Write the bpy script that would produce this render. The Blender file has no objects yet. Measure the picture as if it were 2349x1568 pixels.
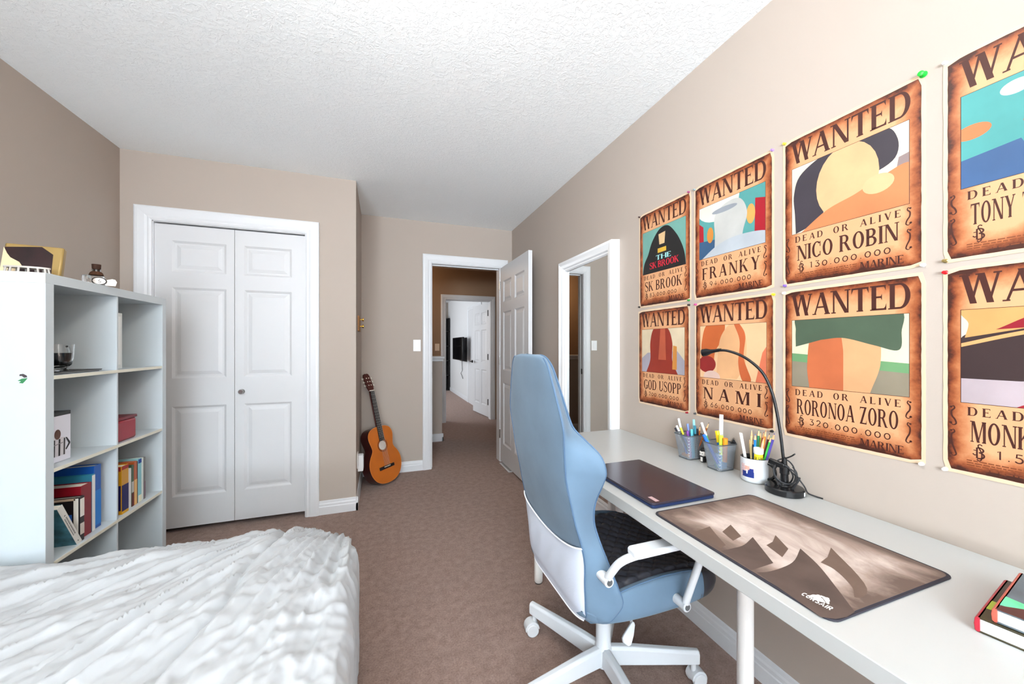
import bpy, math, random
import numpy as np
from mathutils import Vector, Matrix, noise
random.seed(7)
PI=math.pi
C=bpy.context.scene.collection
sin,cos=math.sin,math.cos
# ---------------------------------------------------------------- camera numbers
F_PX,YAW,V0,CAMH=842.448,math.radians(19.447),793.148,1.215
W_,H_=2349,1568
def ray(u,v):
    a=(u-W_/2)/F_PX; s,c=sin(YAW),cos(YAW)
    return (s+a*c,c-a*s,(V0-v)/F_PX)
def onX(u,v,X):
    r=ray(u,v); t=X/r[0]; return Vector((X,t*r[1],CAMH+t*r[2]))
def onY(u,v,Y):
    r=ray(u,v); t=Y/r[1]; return Vector((t*r[0],Y,CAMH+t*r[2]))
def onZ(u,v,Z):
    r=ray(u,v); t=(Z-CAMH)/r[2]; return Vector((t*r[0],t*r[1],Z))
# ---------------------------------------------------------------- materials
def lin(c):
    if isinstance(c,str):
        c=c.lstrip('#'); c=[int(c[i:i+2],16) for i in (0,2,4)]
    o=[]
    for x in c[:3]:
        x=x/255.
        o.append(x/12.92 if x<=.04045 else ((x+.055)/1.055)**2.4)
    return (*o,1)
MATS={}
def mat(name,col,rough=.6,metal=0,spec=.4,bump=None,var=None,trans=0,ior=1.45,coat=0,sheen=0,alpha=1,emit=None,estr=0):
    """bump=(scale,strength,dist[,detail]); var=(scale,amount) colour mottling in noise"""
    if name in MATS: return MATS[name]
    m=bpy.data.materials.new(name); m.use_nodes=True
    nt=m.node_tree; b=nt.nodes['Principled BSDF']
    b.inputs['Base Color'].default_value=lin(col)
    b.inputs['Roughness'].default_value=rough; b.inputs['Metallic'].default_value=metal
    b.inputs['Specular IOR Level'].default_value=spec; b.inputs['IOR'].default_value=ior
    b.inputs['Transmission Weight'].default_value=trans
    b.inputs['Coat Weight'].default_value=coat
    b.inputs['Sheen Weight'].default_value=sheen
    b.inputs['Alpha'].default_value=alpha
    if emit: b.inputs['Emission Color'].default_value=lin(emit); b.inputs['Emission Strength'].default_value=estr
    tc=None
    if bump or var:
        tc=nt.nodes.new('ShaderNodeTexCoord')
    if bump:
        n=nt.nodes.new('ShaderNodeTexNoise'); n.inputs['Scale'].default_value=bump[0]
        n.inputs['Detail'].default_value=bump[3] if len(bump)>3 else 4
        bp=nt.nodes.new('ShaderNodeBump'); bp.inputs['Strength'].default_value=bump[1]; bp.inputs['Distance'].default_value=bump[2]
        nt.links.new(tc.outputs['Object'],n.inputs['Vector']); nt.links.new(n.outputs['Fac'],bp.inputs['Height'])
        nt.links.new(bp.outputs['Normal'],b.inputs['Normal'])
    if var:
        n=nt.nodes.new('ShaderNodeTexNoise'); n.inputs['Scale'].default_value=var[0]; n.inputs['Detail'].default_value=5
        r=nt.nodes.new('ShaderNodeValToRGB'); c=lin(col); k=var[1]
        r.color_ramp.elements[0].position=.3; r.color_ramp.elements[1].position=.7
        r.color_ramp.elements[0].color=(*[x*(1-k) for x in c[:3]],1); r.color_ramp.elements[1].color=(*[min(1,x*(1+k)) for x in c[:3]],1)
        nt.links.new(tc.outputs['Object'],n.inputs['Vector']); nt.links.new(n.outputs['Fac'],r.inputs['Fac'])
        nt.links.new(r.outputs['Color'],b.inputs['Base Color'])
    MATS[name]=m; return m
# ---------------------------------------------------------------- mesh builder
class MB:
    def __init__(s): s.v=[]; s.f=[]
    def add(s,vs,fs):
        n=len(s.v); s.v+= [tuple(v) for v in vs]; s.f+=[tuple(i+n for i in f) for f in fs]; return s
    def box(s,x0,x1,y0,y1,z0,z1):
        return s.add([(x0,y0,z0),(x1,y0,z0),(x1,y1,z0),(x0,y1,z0),(x0,y0,z1),(x1,y0,z1),(x1,y1,z1),(x0,y1,z1)],
          [(0,3,2,1),(4,5,6,7),(0,1,5,4),(1,2,6,5),(2,3,7,6),(3,0,4,7)])
    def obox(s,c,ax,ay,az,h):   # oriented box: centre, three unit axes, half sizes
        c=Vector(c); A=[Vector(a).normalized()*k for a,k in zip((ax,ay,az),h)]
        vs=[c+A[0]*i+A[1]*j+A[2]*k for k in (-1,1) for (i,j) in ((-1,-1),(1,-1),(1,1),(-1,1))]
        return s.add(vs,[(0,3,2,1),(4,5,6,7),(0,1,5,4),(1,2,6,5),(2,3,7,6),(3,0,4,7)])
    def lathe(s,c,prof,n=32,axis='z',M=None,cap=True):
        vs=[];fs=[]
        for (r,h) in prof:
            for i in range(n):
                a=2*PI*i/n; p=(r*cos(a),r*sin(a),h)
                if axis=='y': p=(r*cos(a),h,r*sin(a))
                if axis=='x': p=(h,r*cos(a),r*sin(a))
                p=Vector(p)
                if M is not None: p=M@p
                vs.append(Vector(c)+p)
        for k in range(len(prof)-1):
            for i in range(n):
                j=(i+1)%n; fs.append((k*n+i,k*n+j,(k+1)*n+j,(k+1)*n+i))
        if cap and prof[0][0]>1e-6: fs.append(tuple(range(n-1,-1,-1)))
        if cap and prof[-1][0]>1e-6: fs.append(tuple((len(prof)-1)*n+i for i in range(n)))
        return s.add(vs,fs)
    def cyl(s,a,b,r,n=20,r2=None):
        a,b=Vector(a),Vector(b); d=(b-a); L=d.length
        M=d.to_track_quat('Z','Y').to_matrix()
        return s.lathe(a,[(r,0),(r if r2 is None else r2,L)],n,'z',M)
    def tube(s,pts,r,n=10,cap=True):
        pts=[Vector(p) for p in pts]; R=r if isinstance(r,(list,tuple)) else [r]*len(pts)
        vs=[];fs=[];up=None
        for i,p in enumerate(pts):
            t=(pts[min(i+1,len(pts)-1)]-pts[max(i-1,0)]).normalized()
            if up is None:
                up=t.orthogonal().normalized()
            up=(up-t*up.dot(t)).normalized(); w=t.cross(up)
            for k in range(n):
                a=2*PI*k/n; vs.append(p+up*(R[i]*cos(a))+w*(R[i]*sin(a)))
        for i in range(len(pts)-1):
            for k in range(n):
                j=(k+1)%n; fs.append((i*n+k,i*n+j,(i+1)*n+j,(i+1)*n+k))
        if cap:
            fs.append(tuple(range(n-1,-1,-1))); fs.append(tuple((len(pts)-1)*n+k for k in range(n)))
        return s.add(vs,fs)
    def prism(s,pts,O,U,V,t):   # 2D polygon in plane O,U,V extruded by vector t
        O,U,V,t=Vector(O),Vector(U),Vector(V),Vector(t); n=len(pts)
        a=[O+U*p[0]+V*p[1] for p in pts]
        return s.add(a+[q+t for q in a],[tuple(range(n-1,-1,-1)),tuple(range(n,2*n))]+[(i,(i+1)%n,(i+1)%n+n,i+n) for i in range(n)])
    def poly(s,pts,O,U,V):
        O,U,V=Vector(O),Vector(U),Vector(V)
        return s.add([O+U*p[0]+V*p[1] for p in pts],[tuple(range(len(pts)))])
    def grid(s,fn,nu,nv,closeu=False):
        vs=[fn(i/(nu if closeu else nu-1),j/(nv-1)) for j in range(nv) for i in range(nu)]
        fs=[]
        for j in range(nv-1):
            for i in range(nu if closeu else nu-1):
                k=(i+1)%nu; fs.append((j*nu+i,j*nu+k,(j+1)*nu+k,(j+1)*nu+i))
        return s.add(vs,fs)
    def sphere(s,c,r,nu=20,nv=12,sc=(1,1,1)):
        prof=[(r*sin(PI*k/nv),-r*cos(PI*k/nv)) for k in range(nv+1)]
        n=len(s.v); s.lathe((0,0,0),prof,nu)
        for i in range(n,len(s.v)):
            p=s.v[i]; s.v[i]=(c[0]+p[0]*sc[0],c[1]+p[1]*sc[1],c[2]+p[2]*sc[2])
        return s
    def xf(s,M,start=0):
        for i in range(start,len(s.v)): s.v[i]=tuple(M@Vector(s.v[i]))
        return s
    def build(s,name,m,parent=None,smooth=False,bevel=0,seg=2,loc=None,fixn=True,ang=40):
        me=bpy.data.meshes.new(name)
        O=Vector(loc) if loc is not None else Vector((0,0,0))
        me.from_pydata([tuple(Vector(v)-O) for v in s.v],[],s.f)
        if fixn:
            import bmesh
            bm=bmesh.new(); bm.from_mesh(me); bmesh.ops.remove_doubles(bm,verts=bm.verts,dist=1e-6); bmesh.ops.recalc_face_normals(bm,faces=bm.faces); bm.to_mesh(me); bm.free()
        me.materials.append(m); me.update()
        o=bpy.data.objects.new(name,me); C.objects.link(o); o.location=O
        if parent is not None:
            o.parent=parent; o.location=O-parent_loc(parent) if loc is not None else -parent_loc(parent)
        if smooth:
            for p in me.polygons: p.use_smooth=True
            if ang: me.set_sharp_from_angle(angle=math.radians(ang))
        if bevel:
            md=o.modifiers.new('b','BEVEL'); md.width=bevel; md.segments=seg; md.limit_method='ANGLE'; md.angle_limit=math.radians(35)
            for p in me.polygons: p.use_smooth=True
            if not smooth: me.set_sharp_from_angle(angle=math.radians(35))
            md.harden_normals=False
        return o
def parent_loc(p):
    l=Vector((0,0,0))
    while p is not None:
        l+=p.location; p=p.parent
    return l
def tag(o,label,cat,group=None,kind=None):
    o['label']=label; o['category']=cat
    if group: o['group']=group
    if kind: o['kind']=kind
    return o
def thing(name,loc,label,cat,group=None):
    o=bpy.data.objects.new(name,None); C.objects.link(o); o.location=loc; o.empty_display_size=.05
    return tag(o,label,cat,group)
def struct(name,loc=None,o=None,label=None):
    if o is None:
        o=bpy.data.objects.new(name,None); C.objects.link(o); o.location=loc or (0,0,0)
    o['kind']='structure'
    if label: o['label']=label
    return o
# ================================================================ THE ROOM
XR,XL,YB,YC,XC,HT=1.303,-1.535,3.693,2.957,-.184,2.44
YS=-5.2        # the window wall behind the camera
WALL='#bcb0a6'
m_wall=mat('wall_paint',(169,157,147),.75,spec=.25,bump=(260,.12,.001))
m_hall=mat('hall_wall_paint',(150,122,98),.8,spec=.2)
m_trim=mat('white_trim_paint',(212,213,215),.38,spec=.45)
m_door=mat('white_door_paint',(203,203,204),.42,spec=.4)
def ceiling_mat():
    m=bpy.data.materials.new('knockdown_ceiling'); m.use_nodes=True; nt=m.node_tree; b=nt.nodes['Principled BSDF']
    b.inputs['Base Color'].default_value=lin((246,251,253)); b.inputs['Roughness'].default_value=.8; b.inputs['Specular IOR Level'].default_value=.2
    tc=nt.nodes.new('ShaderNodeTexCoord')
    n1=nt.nodes.new('ShaderNodeTexNoise'); n1.inputs['Scale'].default_value=52; n1.inputs['Detail'].default_value=5; n1.inputs['Roughness'].default_value=.62; n1.inputs['Distortion'].default_value=.9
    r=nt.nodes.new('ShaderNodeValToRGB'); r.color_ramp.elements[0].position=.47; r.color_ramp.elements[1].position=.60
    n2=nt.nodes.new('ShaderNodeTexNoise'); n2.inputs['Scale'].default_value=170; n2.inputs['Detail'].default_value=3
    mx=nt.nodes.new('ShaderNodeMath'); mx.operation='MULTIPLY_ADD'; mx.inputs[1].default_value=.22
    bp=nt.nodes.new('ShaderNodeBump'); bp.inputs['Strength'].default_value=.5; bp.inputs['Distance'].default_value=.0026
    nt.links.new(tc.outputs['Object'],n1.inputs['Vector']); nt.links.new(tc.outputs['Object'],n2.inputs['Vector'])
    nt.links.new(n1.outputs['Fac'],r.inputs['Fac']); nt.links.new(n2.outputs['Fac'],mx.inputs[0]); nt.links.new(r.outputs['Color'],mx.inputs[2])
    nt.links.new(mx.outputs[0],bp.inputs['Height']); nt.links.new(bp.outputs['Normal'],b.inputs['Normal'])
    return m
m_ceil=ceiling_mat()
def carpet_mat():
    m=bpy.data.materials.new('brown_carpet'); m.use_nodes=True; nt=m.node_tree; b=nt.nodes['Principled BSDF']
    b.inputs['Roughness'].default_value=.95; b.inputs['Specular IOR Level'].default_value=.1; b.inputs['Sheen Weight'].default_value=.15
    tc=nt.nodes.new('ShaderNodeTexCoord')
    def N(s,d,ro=.6):
        n=nt.nodes.new('ShaderNodeTexNoise'); n.inputs['Scale'].default_value=s; n.inputs['Detail'].default_value=d; n.inputs['Roughness'].default_value=ro
        nt.links.new(tc.outputs['Object'],n.inputs['Vector']); return n
    a=N(26,4,.7); f=N(150,6,.85)
    mx=nt.nodes.new('ShaderNodeMath'); mx.operation='MULTIPLY_ADD'; nt.links.new(a.outputs['Fac'],mx.inputs[0]); mx.inputs[1].default_value=.5; nt.links.new(f.outputs['Fac'],mx.inputs[2])
    hv=nt.nodes.new('ShaderNodeMath'); hv.operation='MULTIPLY'; hv.inputs[1].default_value=.667; nt.links.new(mx.outputs[0],hv.inputs[0])
    r=nt.nodes.new('ShaderNodeValToRGB'); e=r.color_ramp.elements
    e[0].position=.36; e[0].color=lin((112,86,75)); e[1].position=.62; e[1].color=lin((170,142,129))
    nt.links.new(hv.outputs[0],r.inputs['Fac']); nt.links.new(r.outputs['Color'],b.inputs['Base Color'])
    bp=nt.nodes.new('ShaderNodeBump'); bp.inputs['Strength'].default_value=.8; bp.inputs['Distance'].default_value=.006
    nt.links.new(f.outputs['Fac'],bp.inputs['Height']); nt.links.new(bp.outputs['Normal'],b.inputs['Normal'])
    return m
m_carpet=carpet_mat()
T=.11
YH,YH2=YB+T,5.84     # the hall runs between
struct('floor',o=MB().box(-2.2,4.2,YS-.2,11,-.1,0).build('floor',m_carpet))
struct('ceiling',o=MB().box(XL-.1,XR+.1,YS-.1,YH-.01,HT,HT+.1).build('ceiling',m_ceil))
struct('wall_right',o=MB().box(XR,XR+T,YS-T,YB,0,HT).build('wall_right',m_wall))
WY0,WY1,VZ0,VZ1=-4.95,-2.1,.55,2.30
struct('wall_left',o=MB().box(XL-T,XL,YS-T,WY0,0,HT).box(XL-T,XL,WY1,YB+T,0,HT).box(XL-T,XL,WY0,WY1,0,VZ0).box(XL-T,XL,WY0,WY1,VZ1,HT).build('wall_left',m_wall))
# closet wall with its door opening, and the short return beside the alcove
CX0,CX1,CZ=-1.375,-.516,2.012
struct('wall_closet',o=MB().box(XL,CX0,YC,YC+T,0,HT).box(CX1,XC,YC,YC+T,0,HT).box(CX0,CX1,YC,YC+T,CZ,HT).build('wall_closet',m_wall))
struct('wall_alcove',o=MB().box(XC-T,XC,YC+T,YB,0,HT).build('wall_alcove',m_wall))
struct('wall_closet_rear',o=MB().box(XL,XC-T,YB-.02,YB+T,0,HT).build('wall_closet_rear',m_wall))
# back wall with the doorway
DX0,DX1,DZ=.458,1.168,2.035
struct('wall_back',o=MB().box(XC-T,DX0,YB,YH,0,HT).box(DX1,XR+T,YB,YH,0,HT).box(DX0,DX1,YB,YH,DZ,HT).build('wall_back',m_wall))
# window wall behind the camera
WX0,WX1,WZ0,WZ1=-1.35,1.12,.55,2.30
struct('wall_window',o=MB().box(XL,WX0,YS-T,YS,0,HT).box(WX1,XR,YS-T,YS,0,HT).box(WX0,WX1,YS-T,YS,0,WZ0).box(WX0,WX1,YS-T,YS,WZ1,HT).build('wall_window',m_wall))
w=struct('window_1',(0,YS,WZ0))
fr=MB()
for (a,b,c,d) in ((WX0,WX1,WZ0,WZ0+.05),(WX0,WX1,WZ1-.05,WZ1),(WX0,WX0+.05,WZ0,WZ1),(WX1-.05,WX1,WZ0,WZ1),(-.14,-.09,WZ0,WZ1)):
    fr.box(a,b,YS-.08,YS-.03,c,d)
fr.build('window_frame',m_trim,w)
MB().box(WX0-.05,WX1+.05,YS-.03,YS+.05,WZ0-.03,WZ0).build('window_sill',m_trim,w)
w=struct('window_2',(XL,WY0,VZ0))
fr=MB()
for (a,b,c,d) in ((WY0,WY1,VZ0,VZ0+.05),(WY0,WY1,VZ1-.05,VZ1),(WY0,WY0+.05,VZ0,VZ1),(WY1-.05,WY1,VZ0,VZ1),((WY0+WY1)/2-.025,(WY0+WY1)/2+.025,VZ0,VZ1)):
    fr.box(XL-.08,XL-.03,a,b,c,d)
fr.build('window_frame',m_trim,w)
MB().box(XL-.03,XL+.05,WY0-.05,WY1+.05,VZ0-.03,VZ0).build('window_sill',m_trim,w)
m_glass=mat('clear_glass',(255,255,255),.0,trans=1,ior=1.01,spec=.1)
# ---- hall and the far room
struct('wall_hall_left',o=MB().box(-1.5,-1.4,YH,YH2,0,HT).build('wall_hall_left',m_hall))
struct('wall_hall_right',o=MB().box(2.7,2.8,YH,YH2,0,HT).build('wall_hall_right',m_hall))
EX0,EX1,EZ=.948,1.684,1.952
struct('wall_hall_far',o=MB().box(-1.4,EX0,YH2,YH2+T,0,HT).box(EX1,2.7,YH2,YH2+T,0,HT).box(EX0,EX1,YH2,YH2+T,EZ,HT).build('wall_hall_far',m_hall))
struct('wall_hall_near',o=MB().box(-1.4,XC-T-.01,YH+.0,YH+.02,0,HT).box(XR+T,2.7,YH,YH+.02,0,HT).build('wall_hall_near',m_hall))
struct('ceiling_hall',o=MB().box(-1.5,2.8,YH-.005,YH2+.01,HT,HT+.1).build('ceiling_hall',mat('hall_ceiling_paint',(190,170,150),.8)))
m_far=mat('far_room_paint',(206,206,206),.7)
struct('wall_far_room_right',o=MB().box(1.757,1.857,YH2+T,10.4,0,HT).build('wall_far_room_right',m_far))
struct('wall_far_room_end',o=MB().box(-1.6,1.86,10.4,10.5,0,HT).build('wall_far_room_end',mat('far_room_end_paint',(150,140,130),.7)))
# left side of the far room is its window wall
struct('wall_far_room_left',o=MB().box(-1.6,-1.5,YH2+T,10.4,0,.8).box(-1.6,-1.5,YH2+T,10.4,2.2,HT).box(-1.6,-1.5,YH2+T,6.6,.8,2.2).box(-1.6,-1.5,9.6,10.4,.8,2.2).build('wall_far_room_left',m_far))
struct('wall_far_room_near',o=MB().box(-1.5,EX0-.09,YH2+T,YH2+T+.01,0,HT).build('wall_far_room_near',m_far))
struct('ceiling_far_room',o=MB().box(-1.6,1.86,YH2+.01,10.5,HT,HT+.1).build('ceiling_far_room',mat('far_ceiling_paint',(225,228,230),.8)))
# half wall of the stairwell in the hall
hw=struct('wall_half',o=MB().box(-1.4,.722,4.73,4.85,0,1.05).build('wall_half',m_wall))
cap=MB()
for (z0,z1,e) in ((1.05,1.085,.03),(1.02,1.05,.018)): cap.box(-1.4,.722+e,4.73-e,4.85+e,z0,z1)
struct('trim_5',o=cap.build('trim_5',m_trim,bevel=.006))
# ---- baseboards: profile swept along straight runs
BP=[(0,0),(.014,0),(.014,.055),(.0115,.060),(.0115,.074),(.008,.082),(.006,.094),(0,.098)]
def baseboard(name,a,b,nrm,h=1.0,m=m_trim):
    a,b,nrm=Vector((*a,0)),Vector((*b,0)),Vector((*nrm,0)); 
    mb=MB(); n=len(BP)
    vs=[a+nrm*p[0]+Vector((0,0,p[1]*h)) for p in BP]+[b+nrm*p[0]+Vector((0,0,p[1]*h)) for p in BP]
    mb.add(vs,[tuple(range(n-1,-1,-1)),tuple(range(n,2*n))]+[(i,(i+1)%n,(i+1)%n+n,i+n) for i in range(n)])
    return struct(name,o=mb.build(name,m))
baseboard('baseboard_right',(XR,YS),(XR,YB),(-1,0))
baseboard('baseboard_left',(XL,YS),(XL,YC),(1,0))
baseboard('baseboard_closet',(-.433,YC),(XC+.014,YC),(0,-1))
baseboard('baseboard_closet_left',(XL,YC),(-1.463,YC),(0,-1))
baseboard('baseboard_alcove',(XC,YC-.014),(XC,YB),(1,0))
baseboard('baseboard_back',(XC,YB),(.375,YB),(0,-1))
baseboard('baseboard_hall_far',(1.788,YH2),(2.7,YH2),(0,-1))
baseboard('baseboard_hall_far_left',(-1.4,YH2),(.873,YH2),(0,-1))
baseboard('baseboard_half_wall',(-1.4,4.73),(.736,4.73),(0,-1))
baseboard('baseboard_half_wall_end',(.722,4.716),(.722,4.864),(1,0))
baseboard('baseboard_far_room',(1.757,7.88),(1.757,10.4),(-1,0))
# ---- door casings: mitred profile frame
def casing(name,x0,x1,z1,y,w,ny=-1,m=m_trim,right=True,axis='y',jamb=0.11,lining=True):
    """opening x0..x1 up to z1 in the plane y; casing width w; profile bulges towards ny"""
    prof=[(0,.0),(0,.010),(.012,.015),(.022,.013),(.034,.017),(w-.02,.020),(w-.008,.019),(w,.015),(w,0)]
    mb=MB(); n=len(prof)
    def pt(d,t,k):
        # k: 0 left-bottom 1 left-top 2 right-top 3 right-bottom
        X=[x0-d,x0-d,x1+d,x1+d][k]; Z=[0,z1+d,z1+d,0][k]
        return (X,y+ny*t,Z) if axis=='y' else (y+ny*t,X,Z)
    ks=[0,1,2,3] if right else [0,1,2]
    vs=[pt(d,t,k) for k in ks for (d,t) in prof]; fs=[]
    for q in range(len(ks)-1):
        for i in range(n-1): fs.append((q*n+i,q*n+i+1,(q+1)*n+i+1,(q+1)*n+i))
    mb.add(vs,fs)
    # jamb lining
    j=.018; yy=sorted((y,y-ny*jamb))
    def B(a,b,z0,z1_):
        if axis=='y': mb.box(a,b,yy[0],yy[1],z0,z1_)
        else: mb.box(yy[0],yy[1],a,b,z0,z1_)
    if lining: B(x0-.001,x0+.004,0,z1); B(x1-.004,x1+.001,0,z1); B(x0,x1,z1-.004,z1+.001)
    return struct(name,o=mb.build(name,m))
casing('trim_1',CX0,CX1,CZ,YC,.088)
casing('trim_2',DX0,DX1,DZ,YB,.085)
st=MB().box(DX0,DX0+.014,YB+.045,YB+.075,0,DZ).box(DX0,DX1,YB+.045,YB+.075,DZ-.014,DZ)
struct('trim_6',o=st.build('trim_6',m_trim))
casing('trim_3',EX0,EX1,EZ,YH2,.078,m=m_trim)
casing('trim_4',6.75,7.80,1.97,1.757,.075,axis='x')
struct('wall_far_doorway',o=MB().box(1.752,1.757,6.75,7.80,0,1.97).build('wall_far_doorway',m_door))
# hall side of the bedroom doorway
casing('trim_7',DX0,DX1,DZ,YH,.085,ny=1,lining=False)
sp=MB().box(DX0+.003,DX0+.0065,YB+.012,YB+.038,.895,.955).build('strike_plate',mat('dark_steel',(70,66,62),.35,metal=1)); tag(sp,'dark metal strike plate on the left jamb of the bedroom doorway','strike plate')
# ---- panelled door leaf
def panel_faces(mb,Wd,Ht,panels,y,ny,edge=.0):
    xs=sorted(set([0,Wd]+[p[0] for p in panels]+[p[1] for p in panels]))
    zs=sorted(set([0,Ht]+[p[2] for p in panels]+[p[3] for p in panels]))
    def isin(xa,xb,za,zb):
        for p in panels:
            if xa>=p[0]-1e-6 and xb<=p[1]+1e-6 and za>=p[2]-1e-6 and zb<=p[3]+1e-6: return True
    for i in range(len(xs)-1):
        for k in range(len(zs)-1):
            if not isin(xs[i],xs[i+1],zs[k],zs[k+1]):
                mb.add([(xs[i],y,zs[k]),(xs[i+1],y,zs[k]),(xs[i+1],y,zs[k+1]),(xs[i],y,zs[k+1])],[(0,1,2,3)])
    for p in panels:
        rings=[(0,0),(.006,-.004),(.014,-.0095),(.024,-.0095),(.046,-.003),(.048,-.003)]
        pv=[]
        for (d,t) in rings:
            pv+=[(p[0]+d,y+ny*t,p[2]+d),(p[1]-d,y+ny*t,p[2]+d),(p[1]-d,y+ny*t,p[3]-d),(p[0]+d,y+ny*t,p[3]-d)]
        fs=[]
        for r in range(len(rings)-1):
            for q in range(4): fs.append((r*4+q,r*4+(q+1)%4,(r+1)*4+(q+1)%4,(r+1)*4+q))
        fs.append(tuple((len(rings)-1)*4+q for q in range(4)))
        mb.add(pv,fs)
def leaf(Wd,Ht,th,panels):
    mb=MB(); panel_faces(mb,Wd,Ht,panels,0,-1); panel_faces(mb,Wd,Ht,panels,th,1)
    mb.add([(0,0,0),(0,th,0),(0,th,Ht),(0,0,Ht)],[(0,1,2,3)]).add([(Wd,0,0),(Wd,th,0),(Wd,th,Ht),(Wd,0,Ht)],[(0,1,2,3)])
    mb.add([(0,0,0),(Wd,0,0),(Wd,th,0),(0,th,0)],[(0,1,2,3)]).add([(0,0,Ht),(Wd,0,Ht),(Wd,th,Ht),(0,th,Ht)],[(0,1,2,3)])
    return mb
# closet: two bifold leaves
d1=struct('door_1',(-.945,YC+.03,0),label='white panelled bifold closet door pair, closed')
LZ=.035; zr=[(.235-LZ,.822-LZ),(1.004-LZ,1.596-LZ),(1.696-LZ,1.898-LZ)]
for (xa,xb,pa,pb) in ((-1.371,-.945,-1.283,-.99),(-.942,-.519,-.889,-.605)):
    mb=leaf(xb-xa,2.0-LZ,.03,[(pa-xa,pb-xa,a,b) for a,b in zr])
    mb.xf(Matrix.Translation((xa,YC+.014,LZ)))
    mb.build('door_leaf',m_door,d1)
m_chrome=mat('chrome',(190,190,190),.12,metal=1)
kn=MB().lathe((-.9,YC+.014,.906),[(0,-.034),(.012,-.034),(.0165,-.028),(.0165,-.02),(.010,-.014),(.009,-.004),(.016,-.003),(.016,0)],24,'y')
kn.build('door_knob',mat('satin_steel',(176,174,170),.18,metal=1),d1,smooth=True)
MB().box(CX0,CX1,YC+.05,YC+.09,1.985,CZ-.004).build('track',mat('dark_track',(40,38,36),.5),d1)
# bedroom door, swung open against the right wall
m_steel=MATS['satin_steel']
d2=struct('door_2',(1.17,3.68,0),label='white six-panel bedroom door swung open beside the right wall')
def sixp(Wd,Ht):
    c1=(.095,Wd/2-.05); c2=(Wd/2+.05,Wd-.095); o=[]
    for c in (c1,c2):
        for z in ((.19,.83),(.96,1.56),(1.66,1.88)): o.append((c[0],c[1],z[0]*Ht/2.03,z[1]*Ht/2.03))
    return o
Wd=.785
mb=leaf(Wd,2.012,.035,sixp(Wd,2.012))
# local x -> world -Y, local y -> world +X
mb.xf(Matrix.Translation((1.170,3.680,.018))@Matrix(((0,1,0,0),(-1,0,0,0),(0,0,1,0),(0,0,0,1))))
mb.build('door_leaf',m_door,d2)
for s in (-1,1):
    x=1.170 if s<0 else 1.205
    MB().lathe((x,2.965,.93),[(.025,0),(.025,s*.008),(.010,s*.012),(.010,s*.035),(.024,s*.042),(.027,s*.052),(.020,s*.062),(0,s*.064)],24,'x').build('door_knob',m_steel,d2,smooth=True)
for z in (.25,1.02,1.80): MB().cyl((1.165,3.685,z),(1.165,3.685,z+.09),.006).build('hinge',m_steel,d2,smooth=True)
# far room door
d3=struct('door_3',(1.69,5.98,0),label='white six-panel door of the far room standing ajar')
a=Vector((1.69,5.985)); b=Vector((1.601,6.727)); L=(b-a).length; ux=(b-a)/L
mb=leaf(L,1.935,.035,sixp(L,1.935))
mb.xf(Matrix.Translation((a.x,a.y,.012))@Matrix(((ux.x,-ux.y,0,0),(ux.y,ux.x,0,0),(0,0,1,0),(0,0,0,1)))@Matrix.Translation((0,-.035,0)))
mb.build('door_leaf',m_door,d3)
m_blk=mat('black_metal',(26,25,25),.35,metal=.6)
hd=MB(); nrm=Vector((-ux.y,ux.x,0)); p=Vector((a.x,a.y,.93))+Vector((ux.x,ux.y,0))*(L-.06)
hd.cyl(p+nrm*.03,p+nrm*.045,.026).cyl(p+nrm*.045,p+nrm*.085,.009).cyl(p+nrm*.08,p+nrm*.08-Vector((ux.x,ux.y,0))*.11,.009)
hd.build('door_handle',m_blk,d3,smooth=True)
for z in (.22,.98,1.72): MB().box(1.672,1.695,5.955,5.983,z,z+.1).build('hinge',m_blk,d3)
# ---- wall plates
m_plate=mat('white_plastic',(238,238,238),.35,spec=.5)
def plate(name,c,u,n,w,h,label,cat,rocker=True,m=m_plate):
    o=thing(name,c,label,cat); c,u,n=Vector(c),Vector(u),Vector(n); z=Vector((0,0,1))
    MB().obox(c+n*.003,u,z,n,(w/2,h/2,.003)).build('cover_plate',m,o,bevel=.0015)
    if rocker: MB().obox(c+n*.0075,u,z,n,(.017,.034,.0025)).build('rocker',m,o,bevel=.001)
    return o
plate('light_switch',(.319,YB,1.220),(1,0,0),(0,-1,0),.070,.112,'white rocker light switch on the bedroom wall left of the doorway','light switch')
plate('light_switch',(.813,YH2,1.195),(1,0,0),(0,-1,0),.070,.112,'cream light switch on the brown hall wall beyond the doorway','light switch',m=mat('cream_plastic',(225,200,170),.4))
o=plate('wall_outlet',(XC,3.09,.33),(0,1,0),(1,0,0),.075,.115,'white outlet plate low on the alcove wall behind the closet corner','outlet',rocker=False)
o=thing('plug_adapter',(XC+.008,3.19,.26),'small white plug-in adapter low on the alcove wall beside the guitar','adapter')
MB().box(XC-.003,XC+.04,3.16,3.22,.215,.345).build('housing',m_plate,o,bevel=.006)
MB().box(XC+.0395,XC+.042,3.172,3.208,.235,.325).build('face_plate',mat('grey_white_plastic',(214,216,220),.4),o)
# wooden key hook plaque on the alcove wall
m_oak=mat('golden_wood',(150,98,38),.45,bump=(60,.3,.002),var=(30,.25))
o=thing('key_hook',(XC,3.24,1.35),'small golden wood key hook plaque high on the alcove wall above the guitar','key hook')
MB().box(XC-.004,XC+.012,3.13,3.35,1.335,1.455).build('backing',m_oak,o,bevel=.003)
for z in (1.375,1.43): MB().lathe((XC+.012,3.24,z),[(.005,0),(.005,.016),(.014,.02),(.014,.028),(0,.031)],16,'x').build('peg',mat('brass',(200,150,60),.25,metal=1),o,smooth=True)
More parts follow.
